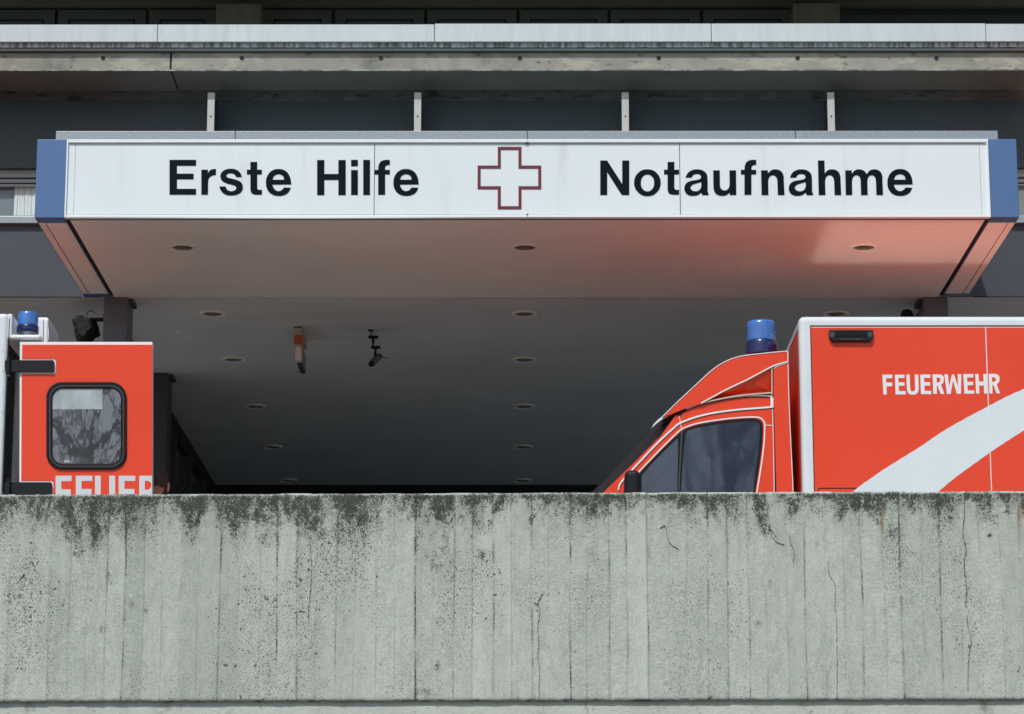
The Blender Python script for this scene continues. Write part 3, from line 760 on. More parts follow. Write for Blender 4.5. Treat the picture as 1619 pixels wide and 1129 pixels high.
# lettering: outlines follow the grotesque letters of the sign
def sh(con, dx, dy=0): return [(p[0] + dx, p[1] + dy) + tuple(p[2:]) for p in con]
s_ = 's'
E = [(62, 100), (385, 100), (385, 170), (152, 170), (152, 268), (355, 268), (355, 335), (152, 335), (152, 453), (385, 453), (385, 523), (62, 523)]
r_ = [(450, 220), (530, 220), (530, 268), (550, 232, s_), (585, 214, s_), (628, 210), (626, 284), (598, 286, s_), (562, 302, s_), (540, 328, s_), (532, 372), (530, 523), (450, 523)]
s1 = [(945, 308), (925, 260, s_), (880, 222, s_), (812, 208, s_), (738, 222, s_), (692, 263, s_), (682, 305, s_), (702, 352, s_), (760, 385, s_), (830, 404, s_), (866, 420, s_), (876, 443, s_), (858, 470, s_), (812, 482, s_), (768, 466, s_), (745, 424),
      (670, 424), (690, 476, s_), (740, 519, s_), (812, 533, s_), (893, 518, s_), (942, 480, s_), (955, 430, s_), (935, 376, s_), (880, 345, s_), (810, 326, s_), (765, 310, s_), (754, 291, s_), (771, 270, s_), (812, 262, s_), (853, 275, s_), (875, 308)]
t_ = [(1048, 125), (1130, 125), (1130, 220), (1187, 220), (1187, 276), (1130, 276), (1130, 440), (1140, 460, s_), (1162, 466, s_), (1188, 464), (1188, 523), (1110, 523), (1068, 508, s_), (1050, 470, s_), (1048, 430), (1048, 276), (1005, 276), (1005, 220), (1048, 220)]
e_o = [(1315, 400), (1330, 440, s_), (1360, 472, s_), (1395, 481, s_), (1430, 468, s_), (1460, 436), (1540, 440), (1510, 495, s_), (1460, 527, s_), (1392, 538, s_), (1318, 522, s_), (1260, 470, s_), (1237, 378, s_), (1257, 290, s_), (1312, 231, s_), (1390, 211, s_), (1472, 232, s_), (1525, 295, s_), (1547, 398)]
e_i = [(1318, 342), (1330, 304, s_), (1358, 281, s_), (1392, 274, s_), (1425, 281, s_), (1450, 305, s_), (1458, 342)]
H = [(88, 102), (175, 102), (175, 272), (347, 272), (347, 102), (436, 102), (436, 528), (347, 528), (347, 343), (175, 343), (175, 528), (88, 528)]
i1 = [(502, 100), (584, 100), (584, 176), (502, 176)]; i2 = [(502, 224), (584, 224), (584, 526), (502, 526)]
l_ = [(650, 100), (732, 100), (732, 526), (650, 526)]
f_ = [(974, 100), (974, 160), (938, 164, s_), (920, 182, s_), (916, 222), (974, 222), (974, 276), (916, 276), (916, 524), (832, 524), (832, 276), (788, 276), (788, 222), (832, 222), (838, 165, s_), (865, 120, s_), (915, 100)]
Nn = [(56, 87), (124, 87), (272, 318), (272, 87), (341, 87), (341, 426), (268, 426), (124, 200), (124, 426), (56, 426)]
o_o = [(520, 174, s_), (602, 201, s_), (651, 305, s_), (602, 408, s_), (520, 437, s_), (438, 408, s_), (389, 305, s_), (438, 201, s_)]
o_i = [(521, 224, s_), (568, 246, s_), (586, 305, s_), (568, 368, s_), (521, 391, s_), (474, 368, s_), (456, 305, s_), (474, 246, s_)]
a_o = [(895, 254), (920, 208, s_), (958, 183, s_), (1010, 174, s_), (1070, 188, s_), (1104, 222, s_), (1112, 270), (1113, 390), (1124, 420), (1122, 427), (1062, 427), (1050, 402), (1020, 424, s_), (975, 434, s_), (918, 423, s_), (889, 388, s_), (886, 345, s_), (908, 306, s_), (950, 287, s_), (1005, 278, s_), (1040, 266, s_), (1048, 245, s_), (1036, 225, s_), (1005, 219, s_), (972, 228, s_), (955, 254)]
a_i = [(1050, 298), (1000, 312, s_), (957, 330, s_), (944, 352, s_), (957, 378, s_), (990, 390, s_), (1030, 379, s_), (1048, 350, s_)]
u_ = [(1168, 184), (1232, 184), (1234, 330), (1247, 366, s_), (1280, 382, s_), (1315, 366, s_), (1330, 325), (1328, 184), (1392, 184), (1395, 426), (1333, 426), (1330, 402), (1300, 425, s_), (1260, 434, s_), (1208, 422, s_), (1178, 388, s_), (1170, 330)]
n_ = [(82, 184), (148, 184), (150, 214), (180, 185, s_), (220, 174, s_), (273, 188, s_), (301, 228, s_), (306, 285), (313, 426), (248, 426), (243, 285), (230, 248, s_), (200, 231, s_), (166, 247, s_), (152, 290), (155, 426), (88, 426)]
h_ = [(642, 87), (706, 87), (709, 214), (738, 185, s_), (778, 174, s_), (831, 188, s_), (859, 228, s_), (865, 285), (871, 426), (807, 426), (802, 285), (789, 248, s_), (760, 231, s_), (725, 247, s_), (712, 290), (716, 426), (650, 426)]
m_ = [(911, 184), (974, 184), (977, 216), (1005, 185, s_), (1045, 174, s_), (1092, 186, s_), (1123, 220), (1155, 185, s_), (1200, 174, s_), (1246, 188, s_), (1273, 228, s_), (1277, 285), (1283, 426), (1218, 426), (1213, 285), (1202, 247, s_), (1175, 231, s_), (1142, 245, s_), (1128, 290), (1132, 426), (1067, 426), (1063, 285), (1052, 247, s_), (1025, 231, s_), (992, 245, s_), (977, 290), (980, 426), (917, 426)]
k1, k2 = 7.7095, 6.2269
LY = DS + .0015
def letter(cons, org, s): return glyphs('letter', cons, org, s, LY, .003, M['letter'], sg)
for cons in ([E], [r_], [s1], [t_], [e_o, e_i]): letter(cons, (260, 240), k1)
for cons in ([H], [i1, i2], [l_], [f_], [sh(e_o, -219), sh(e_i, -219)]): letter(cons, (490, 240), k1)
for cons in ([Nn], [o_o, o_i], [a_o, a_i], [u_]): letter(cons, (940, 240), k2)
letter([t_], (260 + 659.5, 240), k1); letter([f_], (490 + 579.1, 240), k1)
for cons in ([n_], [h_], [m_]): letter(cons, (1190, 240), k2)
letter([a_o, a_i], (940 + 165.1, 240), k2); letter([e_o, e_i], (260 + 982.5, 240), k1)
cr = lambda o: [(461 + o, 72 + o), (829 - o, 72 + o), (829 - o, 362 + o), (1135 - o, 362 + o), (1135 - o, 730 - o), (829 - o, 730 - o), (829 - o, 1040 - o), (461 + o, 1040 - o), (461 + o, 730 - o), (148 + o, 730 - o), (148 + o, 362 + o), (461 + o, 362 + o)]
glyphs('cross', [cr(0), cr(47)], (740, 225), 9.815, LY, .003, M['crossred'], sg)

# ------------------------------------------------------------ recessed downlights
def downlight(px, py, label, row):
    z = CEIL; e = P(px, py, 10); Yd = 10 * (z - EYE) / (e.z - EYE); c = P(px, py, Yd)
    t = thing('downlight', label, 'ceiling light', (c.x, Yd, z), 'recessed downlights in the canopy and passage ceiling')
    bm = bmesh.new(); lathe(bm, (c.x, Yd, z), [(.104, -.0005), (.104, -.006), (.098, -.012), (.080, -.011), (.073, -.004), (.073, -.0005)], 36)
    obj('trim_ring', bm, M['lamp_ring'], t, smooth='auto')
    bm = bmesh.new(); lathe(bm, (c.x, Yd, z), [(.071, -.006), (.06, -.003), (.03, -.0015), (.012, -.001)], 36)
    obj('reflector', bm, M['lamp_in'], t, smooth=True)
    return t
places = [('nearest the sign', 390.5, 289, 830, 1366), ('in the second row, just behind the canopy joint', 495.5, 336, 829, 1322), ('in the third row from the sign', 568, 369, 829, None),
          ('in the fourth row from the sign', 642, 403, 828, None), ('in the fifth row from the sign', 706, 430, 826, None), ('in the rearmost row above the wall top', 759, 455, 825, None)]
for txt, py, a, b, c in places:
    downlight(a, py, 'round downlight %s, in the left column' % txt, 0)
    downlight(b, py, 'round downlight %s, in the middle column' % txt, 0)
    if c: downlight(c, py, ('round downlight glowing orange in the red glow at the right end of the canopy' if py < 400 else 'round downlight half hidden above the right ambulance roof'), 0)

# ------------------------------------------------------------ things hung under the ceiling
yl = 22.1
lp = thing('hanging_lamp', 'narrow hanging lamp seen end on, orange band over a pale lens, under the passage ceiling', 'lamp', (PX(472, yl, 540), yl, CEIL))
def lb(px0, px1, py0, py1, y0, y1): return (PX(px0, yl, 540), PX(px1, yl, 540), y0, y1, PZ(py1, yl), PZ(py0, yl))
bx('mount', (PX(466, yl), PX(477.5, yl), yl - .02, yl + .3, PZ(519, yl), CEIL - .0005), M['channel'], lp)
bx('housing', lb(465.5, 478, 519, 531, yl - .03, yl + .5), M['beige'], lp, .004)
bx('orange_band', lb(465, 478.4, 531, 545, yl - .034, yl + .1), M['orange'], lp, .002)
bx('housing', lb(465.5, 478, 545, 548, yl - .03, yl + .5), M['beige'], lp, .002)
o = bx('lens', lb(467.2, 477.2, 548, 571, yl - .032, yl + .06), M['pinkwhite'], lp, .012); o.modifiers[0].segments = 4
bx('light_tube', lb(467.8, 477, 548.2, 570, yl + .062, yl + .5), M['lamp_in'], lp, .01)
yc = 22.2
cm = thing('surveillance_camera', 'small dark surveillance camera hanging on jointed rods from the passage ceiling', 'camera', (PX(587, yc, 520), yc, CEIL))
pt = lambda x_, y_, yy=yc: P(x_, y_, yy)
bm = bmesh.new(); tube(bm, [pt(586.5, 515.5), pt(586.7, 534)], .005); c = pt(586, 516); cyl(bm, (c.x, yc, CEIL - .005), .022, .008); obj('rod', bm, M['channel'], cm)
bm = bmesh.new(); a = pt(590, 533); box(bm, a.x - .038, a.x + .038, yc - .03, yc + .03, a.z - .007, a.z + .007); tube(bm, [pt(590, 534), pt(590, 541), pt(589.5, 548)], [.012, .01, .005]); obj('upper_joint', bm, M['black'], cm)
bm = bmesh.new(); a = pt(594, 549.3); box(bm, a.x - .036, a.x + .036, yc - .03, yc + .03, a.z - .007, a.z + .007); tube(bm, [pt(593.8, 550), pt(593.8, 556), pt(593, 562)], [.011, .009, .012]); obj('lower_joint', bm, M['black'], cm)
bm = bmesh.new(); tube(bm, [pt(599.5, 563.5, yc + .09), pt(593.5, 569, yc), pt(587.5, 575, yc - .10)], [.028, .030, .026], 14); obj('camera_body', bm, M['beige'] if 0 else M['pillar'], cm, smooth='auto')
bm = bmesh.new(); tube(bm, [pt(587.4, 575.1, yc - .102), pt(586.6, 575.9, yc - .12)], [.024, .022], 14); obj('camera_lens', bm, M['black'], cm)
bm = bmesh.new(); tube(bm, [pt(600, 562), pt(606, 564.5), pt(613, 566.8)], .003, 5); obj('cable', bm, M['channel'], cm)

yfl = DF + .15
fl = thing('floodlight', 'black floodlight wrapped in a dark bag, on a bracket beside the left pillar', 'floodlight', tuple(P(163, 500, yfl)))
bx('bracket', (PX(140, yfl), PX(163.5, yfl), yfl - .02, yfl + .02, PZ(503, yfl), PZ(496.5, yfl)), M['mullion'], fl, .002)
bx('bracket_arm', (PX(145, yfl), PX(163.5, yfl), yfl - .018, yfl + .03, PZ(507, yfl), PZ(503.2, yfl)), M['black'], fl)
random.seed(11)
bagpx = [(114.5, 507), (122, 505), (123, 500.5), (132, 500), (134, 503), (146, 504), (152.5, 508), (155, 517), (157, 528), (152, 530), (147, 535), (142, 542), (139, 549), (129, 549), (123, 541), (120, 530), (117, 517)]
bm = bmesh.new(); rings = []
ctr = (136, 522)
for k, (sc_, dy) in enumerate(((.55, -.14), (.85, -.10), (1, -.04), (1, .05), (.8, .12), (.5, .15))):
    rings.append([bm.verts.new(P(ctr[0] + (x_ - ctr[0]) * sc_ + random.uniform(-.8, .8), ctr[1] + (y_ - ctr[1]) * sc_ + random.uniform(-.8, .8), yfl) + Vector((0, dy, 0))) for x_, y_ in cat_rom(bagpx, 2, True)])
for A, B in zip(rings, rings[1:]):
    for i in range(len(A)): bm.faces.new((A[i], A[(i + 1) % len(A)], B[(i + 1) % len(A)], B[i]))
bm.faces.new(rings[0]); bm.faces.new(rings[-1])
M['bag'] = mat('dark_bag', (.006, .005, .005), .8, var=.4, vscale=30, bump=.01, bscale=25)
obj('wrapped_lamp_head', bm, M['bag'], fl)
bm = bmesh.new(); tube(bm, [P(*p, yfl) for p in cat_rom([(137, 500), (138, 494), (143, 491.5), (148, 493), (151, 498)], 4)], .004, 6); obj('cable', bm, M['channel'], fl)

ys = DF + .1
sp = thing('loudspeaker', 'small dark loudspeaker peeking above the right ambulance beside the right pillar', 'loudspeaker', tuple(P(1434, 494, ys)))
bm = bmesh.new(); c = P(1434, 497, ys); lathe(bm, (c.x, ys, c.z), [(.03, -.12), (.05, -.05), (.05, 0), (.035, .03), (.01, .04)], 20); obj('speaker_horn', bm, M['black'], sp, smooth='auto')
bm = bmesh.new(); box(bm, c.x, PX(1462, ys), ys - .01, ys + .01, c.z - .05, c.z - .03); obj('bracket', bm, M['pillar_dk'], sp)

# ------------------------------------------------------------ ambulances
def wheel(parent, c, flip=-1):
    bm = bmesh.new()
    prof = [(.19, -.10), (.30, -.115), (.335, -.09), (.345, -.05), (.345, .05), (.335, .09), (.30, .115), (.19, .10)]
    seg = 36; rings = []
    for r, y in prof: rings.append([bm.verts.new((c[0] + r * math.cos(2 * math.pi * i / seg), c[1] + y, c[2] + r * math.sin(2 * math.pi * i / seg))) for i in range(seg)])
    for A, B in zip(rings, rings[1:] + rings[:1]):
        for i in range(seg): bm.faces.new((A[i], A[(i + 1) % seg], B[(i + 1) % seg], B[i]))
    t = obj('wheel', bm, M['tyre'], parent, smooth='auto')
    bm = bmesh.new(); cyl(bm, (c[0], c[1] + flip * .05, c[2]), .19, .06, 'Y', 36); cyl(bm, (c[0], c[1] + flip * .085, c[2]), .07, .05, 'Y', 20)
    obj('rim', bm, M['rim'], t, smooth='auto')
def beacon(parent, px0, px1, pyt, pym, pyb, yb):
    """blue rotating light: px extents of the lens, top / lens foot / base foot"""
    cx = (px0 + px1) / 2; r = (PX(px1, yb, 520) - PX(px0, yb, 520)) / 2
    c = P(cx, pyb, yb); zt = PZ(pyt, yb) - c.z; zm = PZ(pym, yb) - c.z
    bm = bmesh.new(); lathe(bm, c, [(r * 1.0, 0), (r * 1.04, .004), (r * 1.05, zm * .8), (r * 1.0, zm - .003), (r * .97, zm)], 48)
    b = obj('beacon_base', bm, M['beacon_dk'], parent, smooth='auto')
    bm = bmesh.new(); lathe(bm, c, [(r * .975, zm + .0005), (r * .97, zm + .01), (r * .945, zt - .030), (r * .92, zt - .016), (r * .84, zt - .006), (r * .6, zt - .001), (r * .2, zt)], 48)
    l = obj('beacon_lens', bm, M['beacon'], b, smooth='auto')
    bm = bmesh.new()
    for k in range(1, 7):
        z = zm + .01 + (zt - zm - .045) * k / 7; rr = r * (.972 - .02 * k / 7)
        lathe(bm, c, [(rr, z - .0012), (rr + .0012, z), (rr, z + .0012)], 48)
    obj('lens_ridge', bm, M['beacon_ridge'], l)
    return b
M['beacon_ridge'] = mat('pale_blue_ridge', (.14, .33, .68), .2, coat=.8)
zT = PZ(499.5, DV)

am = thing('ambulance', 'orange-red fire service ambulance with white arc stripe and FEUERWEHR on its box, cab facing left', 'ambulance', (PX(1400, DV), DV + 1.1, DECK), 'ambulances parked under the canopy')
bx0, bx1 = PX(1266, DV, 640), PX(1266, DV, 640) + 4.3
body = bx('box_body', (bx0, bx1, DV, DV + 2.2, DECK + .5, zT), M['alu'], am, .038); body.modifiers[0].segments = 5
for p in body.data.polygons: p.use_smooth = False
# the frame profile: rounded outer lip and a flat inner face
xi0 = PX(1285, DV, 640)
zi = PZ(517, DV)
bx('panel_seal', (xi0 - .006, bx1 - .075, DV - .002, DV + .01, DECK + .55, zi + .010), M['black'], am)
xsm = PX(1562.5, DV, 640)
for a, b in ((xi0, xsm - .003), (xsm + .003, bx1 - .08)):
    bx('side_panel', (a, b, DV - .006, DV + .008, DECK + .56, zi), M['red'], am, .002)
    bx('panel_edge_line', (a, b, DV - .0068, DV - .0062, zi - .006, zi - .002), M['refl_white'], am)
bx('seam_strip', (xsm - .003, xsm + .003, DV - .0063, DV + .008, DECK + .56, zi), M['refl_white'], am)
ox, oy, k5 = 1220, 470, 3.421
up = [(380, 1105), (465, 1030), (535, 980), (600, 935), (700, 872), (800, 810), (870, 762), (950, 710), (1060, 648), (1170, 590), (1265, 540), (1365, 495), (1500, 440), (1700, 375), (2000, 310)]
lo = [(2000, 430), (1700, 545), (1500, 640), (1365, 720), (1270, 780), (1180, 840), (1090, 905), (1000, 970), (915, 1040), (850, 1105)]
def jag(pts, n=4):
    q = cat_rom(pts, n); return [(x_ + (i % 2) * .8, y_ + (i % 2) * 1.0) for i, (x_, y_) in enumerate(q)]
stripe = [(ox + x_ / k5, oy + y_ / k5) for x_, y_ in jag(up) + jag(lo)]
sL = [p for p in stripe]
plate('arc_stripe', sL, DV - .0065, .0012, M['stripe'], am)
bx('seam_line', (xsm - .0012, xsm + .0012, DV - .0084, DV - .0078, DECK + .56, PZ(640, DV)), M['alu'], am)
LF = [([(78, 97), (200, 97), (197, 140), (122, 140), (124, 192), (197, 192), (197, 238), (128, 238), (132, 338), (90, 338)],),
      ([(230, 97), (347, 97), (347, 138), (272, 138), (274, 190), (347, 190), (347, 232), (276, 232), (280, 297), (363, 297), (361, 338), (238, 338)],),
      ([(370, 95), (410, 95), (416, 262), (424, 290, s_), (447, 300, s_), (470, 290, s_), (477, 262), (472, 95), (515, 95), (521, 270), (503, 320, s_), (450, 341, s_), (397, 323, s_), (377, 272)],),
      ([(540, 95), (663, 95), (663, 136), (585, 136), (588, 188), (660, 188), (660, 230), (590, 230), (593, 294), (674, 294), (672, 334), (548, 334)],),
      ([(690, 93), (780, 93), (817, 112, s_), (826, 152, s_), (818, 195, s_), (793, 219), (833, 331), (788, 331), (750, 232), (742, 232), (742, 331), (698, 331)], [(738, 132), (762, 132), (782, 145, s_), (782, 175, s_), (764, 192), (740, 192)]),
      ([(832, 93), (875, 93), (893, 245), (925, 93), (951, 93), (1000, 245), (997, 90), (1040, 90), (1035, 329), (985, 329), (938, 168), (910, 331), (865, 331)],),
      ([(1064, 90), (1186, 88), (1186, 130), (1110, 131), (1112, 184), (1184, 183), (1184, 225), (1113, 226), (1118, 289), (1198, 289), (1196, 328), (1078, 328)],),
      ([(1210, 88), (1250, 88), (1254, 180), (1312, 180), (1308, 88), (1350, 88), (1356, 326), (1318, 326), (1314, 228), (1256, 230), (1260, 327), (1220, 327)],),
      ([(1374, 86), (1455, 86), (1495, 105, s_), (1505, 145, s_), (1497, 190, s_), (1470, 212), (1512, 324), (1470, 325), (1430, 222), (1418, 222), (1420, 325), (1382, 325)], [(1412, 128), (1435, 128), (1458, 142, s_), (1458, 168, s_), (1440, 184), (1414, 184)])]
for cons in LF: glyphs('letter', list(cons), (1385, 580), 7.7095, DV - .0062, .0016, M['refl_white'], am)
# side marker lamp
mk = [(1311, 523), (1379, 523), (1380, 525), (1379.5, 536), (1375, 541), (1316, 541), (1310.5, 536), (1310, 525)]
ml = plate('side_lamp', mk, DV - .006, .03, M['black'], am, .004)
plate('lamp_glass', [(1320, 524.5), (1371, 524.5), (1371, 532), (1320, 532)], DV - .036, .003, M['rubber'], ml)
M['ridge'] = mat('dark_grey_plastic', (.05, .055, .058), .4)
bm = bmesh.new()
for k in range(7): plate_bm([(1329 + k * 5, 535.2), (1332 + k * 5, 535.2), (1332 + k * 5, 537.4), (1329 + k * 5, 537.4)], DV - .036, .003, bm)
obj('lamp_rib', bm, M['ridge'], ml)
for sx_ in ((1312, 1319), (1372, 1379)): plate('lamp_cheek', [(sx_[0], 525), (sx_[1], 525), (sx_[1], 533), (sx_[0], 533)], DV - .036, .002, M['ridge'], ml)
# locker door outline just above the wall
obj('locker_seal', ribbon_bm([(1296, 800), (1294, 785), (1294, 775), (1298, 772.2), (1320, 772), (1400, 772), (1410, 773), (1412.5, 777), (1413, 800)], 1.6, DV - .0062, .001), M['black'], am)
# roof, front wall
bx('roof_panel', (bx0 + .05, bx1 - .05, DV + .055, DV + 2.14, zT - .01, zT + .006), M['red_roof'], am, .003)
bx('front_panel', (bx0 - .004, bx0 + .01, DV + .085, DV + 2.1, DECK + .7, zT - .09), M['red'], am)
bx('front_seal', (bx0 - .0015, bx0 + .008, DV + .072, DV + 2.12, DECK + .68, zT - .075), M['black'], am)
bx('skirt', (bx0 + .05, bx1 - .05, DV + .03, DV + 2.16, DECK + .3, DECK + .499), M['black'], am)
# cab
YC = DV + .06
def q6(pts): return [(900 + x_ / 3.5275, 480 + y_ / 3.5275) for x_, y_ in pts]
hull = [(956.7, 776), (1005, 729), (1045, 689), (1068, 657), (1081, 646), (1110, 636.5), (1150, 628.8), (1185, 626.3), (1221.8, 625.6), (1246, 625), (1254, 775), (1262, 1060), (1000, 1060), (990, 1000), (960, 960), (900, 945), (840, 965), (800, 1010), (770, 1050), (752, 1040), (756, 960), (790, 900), (860, 862), (905, 828)]
bm = bmesh.new()
vs = [bm.verts.new(P(x_, y_, YC)) for x_, y_ in hull]; f = bm.faces.new(vs)
r = bmesh.ops.extrude_face_region(bm, geom=[f]); bmesh.ops.translate(bm, verts=[v for v in r['geom'] if isinstance(v, bmesh.types.BMVert)], vec=(0, 1.95, 0))
bmesh.ops.triangulate(bm, faces=[f for f in bm.faces if len(f.verts) > 4])
obj('cab_body', bm, M['red'], am)
# windscreen bulging forward of the side pillars, and bonnet
def loft(name, side, centre, m, y0=YC + .004, wd=1.94, n=20, pw=2.6, sm='auto'):
    bm = bmesh.new(); rows = []
    for j in range(n + 1):
        t = j / n; b = 1 - abs(2 * t - 1) ** pw
        row = []
        for a, c in zip(side, centre):
            pa, pc = P(*a, YC), P(*c, YC)
            q = pa.lerp(pc, b); q.y = y0 + wd * t; row.append(bm.verts.new(q))
        rows.append(row)
    for A, B in zip(rows, rows[1:]):
        for i in range(len(A) - 1): bm.faces.new((A[i], A[i + 1], B[i + 1], B[i]))
    for row in (rows[0], rows[-1]):
        try: bm.faces.new(row)
        except Exception: pass
    return obj(name, bm, m, am, smooth=sm)
side = cat_rom([(915, 818), (956, 777), (1005, 730), (1045, 690), (1067, 658)], 4) + [(1080, 665)]
cent = cat_rom([(884, 814), (933, 770), (971, 731), (1006, 693), (1035, 667)], 4) + [(1080, 665)]
loft('windscreen', side, cent, M['glass'], pw=9, n=40)
loft('bonnet', cat_rom([(752, 1040), (756, 960), (790, 900), (860, 862), (915, 820)], 4) + [(930, 900)], cat_rom([(728, 1040), (732, 950), (765, 890), (835, 850), (890, 815)], 4) + [(930, 900)], M['red'])
# light plastic header between windscreen and fairing
plate('header_trim', q6([(456, 702), (474, 674), (520, 640), (560, 623), (596, 606), (599, 610), (560, 631), (520, 651), (484, 678)]), YC + .06, .05, M['alu'], am)
plate('header_gap', q6([(500, 690), (520, 668), (570, 640), (596, 624), (602, 634), (560, 655)]), YC + .05, .03, M['rubber'], am)
plate('header_trim', q6([(600, 590), (655, 590), (612, 628), (598, 622)]), YC + .005, .012, M['rubber'], am)
# roof fairing
fair_top = q6([(520, 632), (560, 592), (600, 553), (650, 506), (700, 460), (750, 412), (800, 370), (840, 343), (880, 321), (920, 306), (960, 295), (1020, 286), (1080, 280), (1150, 272), (1214, 265)])
fair_bot = q6([(1220, 272), (1220, 322), (1175, 334), (1130, 351), (1065, 385), (1000, 420), (930, 452), (860, 486), (800, 520), (735, 556), (680, 572), (620, 596), (560, 620)])
fy = YC - .02
fp = fair_top + fair_bot
bm = bmesh.new(); vs = [bm.verts.new(P(x_, y_, fy)) for x_, y_ in fp]; f = bm.faces.new(vs)
r = bmesh.ops.extrude_face_region(bm, geom=[f]); bmesh.ops.translate(bm, verts=[v for v in r['geom'] if isinstance(v, bmesh.types.BMVert)], vec=(0, 1.97, 0))
bmesh.ops.triangulate(bm, faces=[f for f in bm.faces if len(f.verts) > 4])
fa = obj('roof_fairing', bm, M['red'], am)
bm = ribbon_bm(q6([(470, 678), (495, 651), (520, 631), (560, 592), (600, 552), (700, 459), (800, 368), (880, 319), (960, 293), (1080, 278), (1150, 271), (1218, 265)]), 1.3, fy, .004)
ribbon_bm(q6([(1219, 265), (1220, 322)]), 1.3, fy, .004, bm, 1)
ribbon_bm(q6([(1220, 324), (1175, 336), (1130, 352), (1065, 386), (1000, 421), (930, 454), (860, 488), (800, 521), (735, 556)]), 1.9, fy, .004, bm)
obj('edge_tape', bm, M['refl_white'], fa)
# lower fairing cheek (leans in towards its foot)
top = q6([(735, 556), (860, 490), (1000, 424), (1130, 356)]); 
bot = q6([(735, 556), (840, 532), (960, 512), (1130, 500)])
bm = bmesh.new(); A = [bm.verts.new(P(*p, YC - .014)) for p in top]; B = [bm.verts.new(P(*p, YC + .05)) for p in bot[1:]]
bm.faces.new((A[0], A[1], B[0])); bm.faces.new((A[1], A[2], B[1], B[0])); bm.faces.new((A[2], A[3], B[2], B[1]))
A2 = [bm.verts.new(P(*p, YC + .10)) for p in top]; B2 = [bm.verts.new(P(*p, YC + .10)) for p in bot[1:]]
bm.faces.new((A2[0], B2[0], A2[1])); bm.faces.new((A2[1], B2[0], B2[1], A2[2])); bm.faces.new((A2[2], B2[1], B2[2], A2[3]))
bm.faces.new((A[3], A2[3], B2[2], B[2])); bm.faces.new((A[0], A[1], A2[1], A2[0])); bm.faces.new((A[1], A[2], A2[2], A2[1])); bm.faces.new((A[2], A[3], A2[3], A2[2]))
bm.faces.new((A[0], B[0], B2[0], A2[0])); bm.faces.new((B[0], B[1], B2[1], B2[0])); bm.faces.new((B[1], B[2], B2[2], B2[1]))
obj('fairing_cheek', bm, M['red'], fa)
bm = bmesh.new(); A = bmesh.new(); A.free()
plate_bm(q6([(1130, 352), (1222, 322), (1222, 640), (1130, 640)]), YC + .10, .02, bm)
plate_bm(q6([(735, 560), (1130, 362), (1130, 540), (900, 552), (745, 575)]), YC + .101, -1.75, bm)
bmesh.ops.triangulate(bm, faces=[f for f in bm.faces if len(f.verts) > 4])
obj('fairing_core', bm, M['dark_int'], fa)
bm = ribbon_bm(q6([(735, 558), (800, 543), (860, 530), (940, 516), (1040, 506), (1126, 500)]), 2.0, YC - .0, .016)
ribbon_bm(q6([(1129, 352), (1130, 510)]), 1.7, YC - .0, .018, bm, 1)
obj('cheek_edge', bm, M['cream_line'], fa)
obj('cheek_seam', ribbon_bm(q6([(1139, 350), (1140, 516)]), 2.0, YC + .0, .010, None, 1), M['rubber'], fa)
obj('corner_seam', ribbon_bm(q6([(1136, 352), (1160, 341), (1220, 325)]), 2.2, YC + .0, .012), M['rubber'], fa)
# rear corner panel of the cab
cp = q6([(1139, 372), (1146, 360), (1165, 350), (1190, 340), (1220, 331), (1224, 500), (1232, 700), (1249, 1040), (1260, 1400), (1160, 1400), (1156, 1040), (1146, 700), (1140, 500)])
bm = bmesh.new()
def cY(px_): return YC - .018 + .05 * max(0, (px_ - 1235) / 20) ** 2
vs = [bm.verts.new(P(x_, y_, YC - .016)) for x_, y_ in cp]; f = bm.faces.new(vs)
r = bmesh.ops.extrude_face_region(bm, geom=[f]); bmesh.ops.translate(bm, verts=[v for v in r['geom'] if isinstance(v, bmesh.types.BMVert)], vec=(0, 1.96, 0))
bmesh.ops.triangulate(bm, faces=[f for f in bm.faces if len(f.verts) > 4])
cpn = obj('corner_panel', bm, M['red'], am); bevel(cpn, .03, 4)
bm = ribbon_bm(q6([(1141, 366), (1150, 356), (1175, 345), (1219, 331)]), 1.2, YC - .014, .006)
ribbon_bm(q6([(1220, 331), (1224, 500), (1232, 700), (1248, 1040), (1252, 1150)]), 1.1, YC - .013, .005, bm)
obj('edge_tape', bm, M['refl_white'], cpn)
obj('body_gap', ribbon_bm(q6([(1140, 520), (1143, 640), (1149, 850), (1151, 1040), (1153, 1200)]), 2.4, YC + .002, .004), M['rubber'], am)
obj('door_gap', ribbon_bm(q6([(1134, 590), (1138, 760), (1143, 1040), (1145, 1200)]), 1.2, YC + .0, .0035), M['alu'], am)
# white trim lines along roof rail and door
bm = ribbon_bm(q6([(640, 592), (690, 572), (740, 556), (810, 540), (880, 527), (950, 518), (1010, 513), (1135, 516)]), 2.2, YC, .004)
ribbon_bm(q6([(1130, 516), (1131, 580)]), 4.5, YC, .0036, bm, 1)
obj('rail_trim', bm, M['white_paint'], am)
obj('rail_shadow_line', ribbon_bm(q6([(612, 626), (640, 604), (690, 582), (740, 566), (810, 549), (880, 535), (950, 527), (1010, 522), (1118, 524)]), .7, YC, .0042), M['rubber'], am)
lowl = [(275, 1042), (282, 1012), (300, 985), (340, 940), (400, 876), (460, 812), (520, 752), (575, 702), (610, 672), (660, 650), (720, 630), (800, 612), (880, 600), (960, 591), (1040, 585), (1132, 578)]
obj('door_top_trim', ribbon_bm(q6(lowl), 3.0, YC, .004), M['white_paint'], am)
obj('door_seam', ribbon_bm([(x_ + .6, y_ + 1.6) for x_, y_ in q6(lowl)], .8, YC, .0046), M['rubber'], am)
obj('pillar_line', ribbon_bm(q6([(612, 626), (626, 696)]), 1.0, YC, .0045, None, 1), M['refl_white'], am)
obj('door_line', ribbon_bm(q6([(1095, 679), (1134, 680)]), 1.0, YC, .0045, None, 1), M['refl_white'], am)
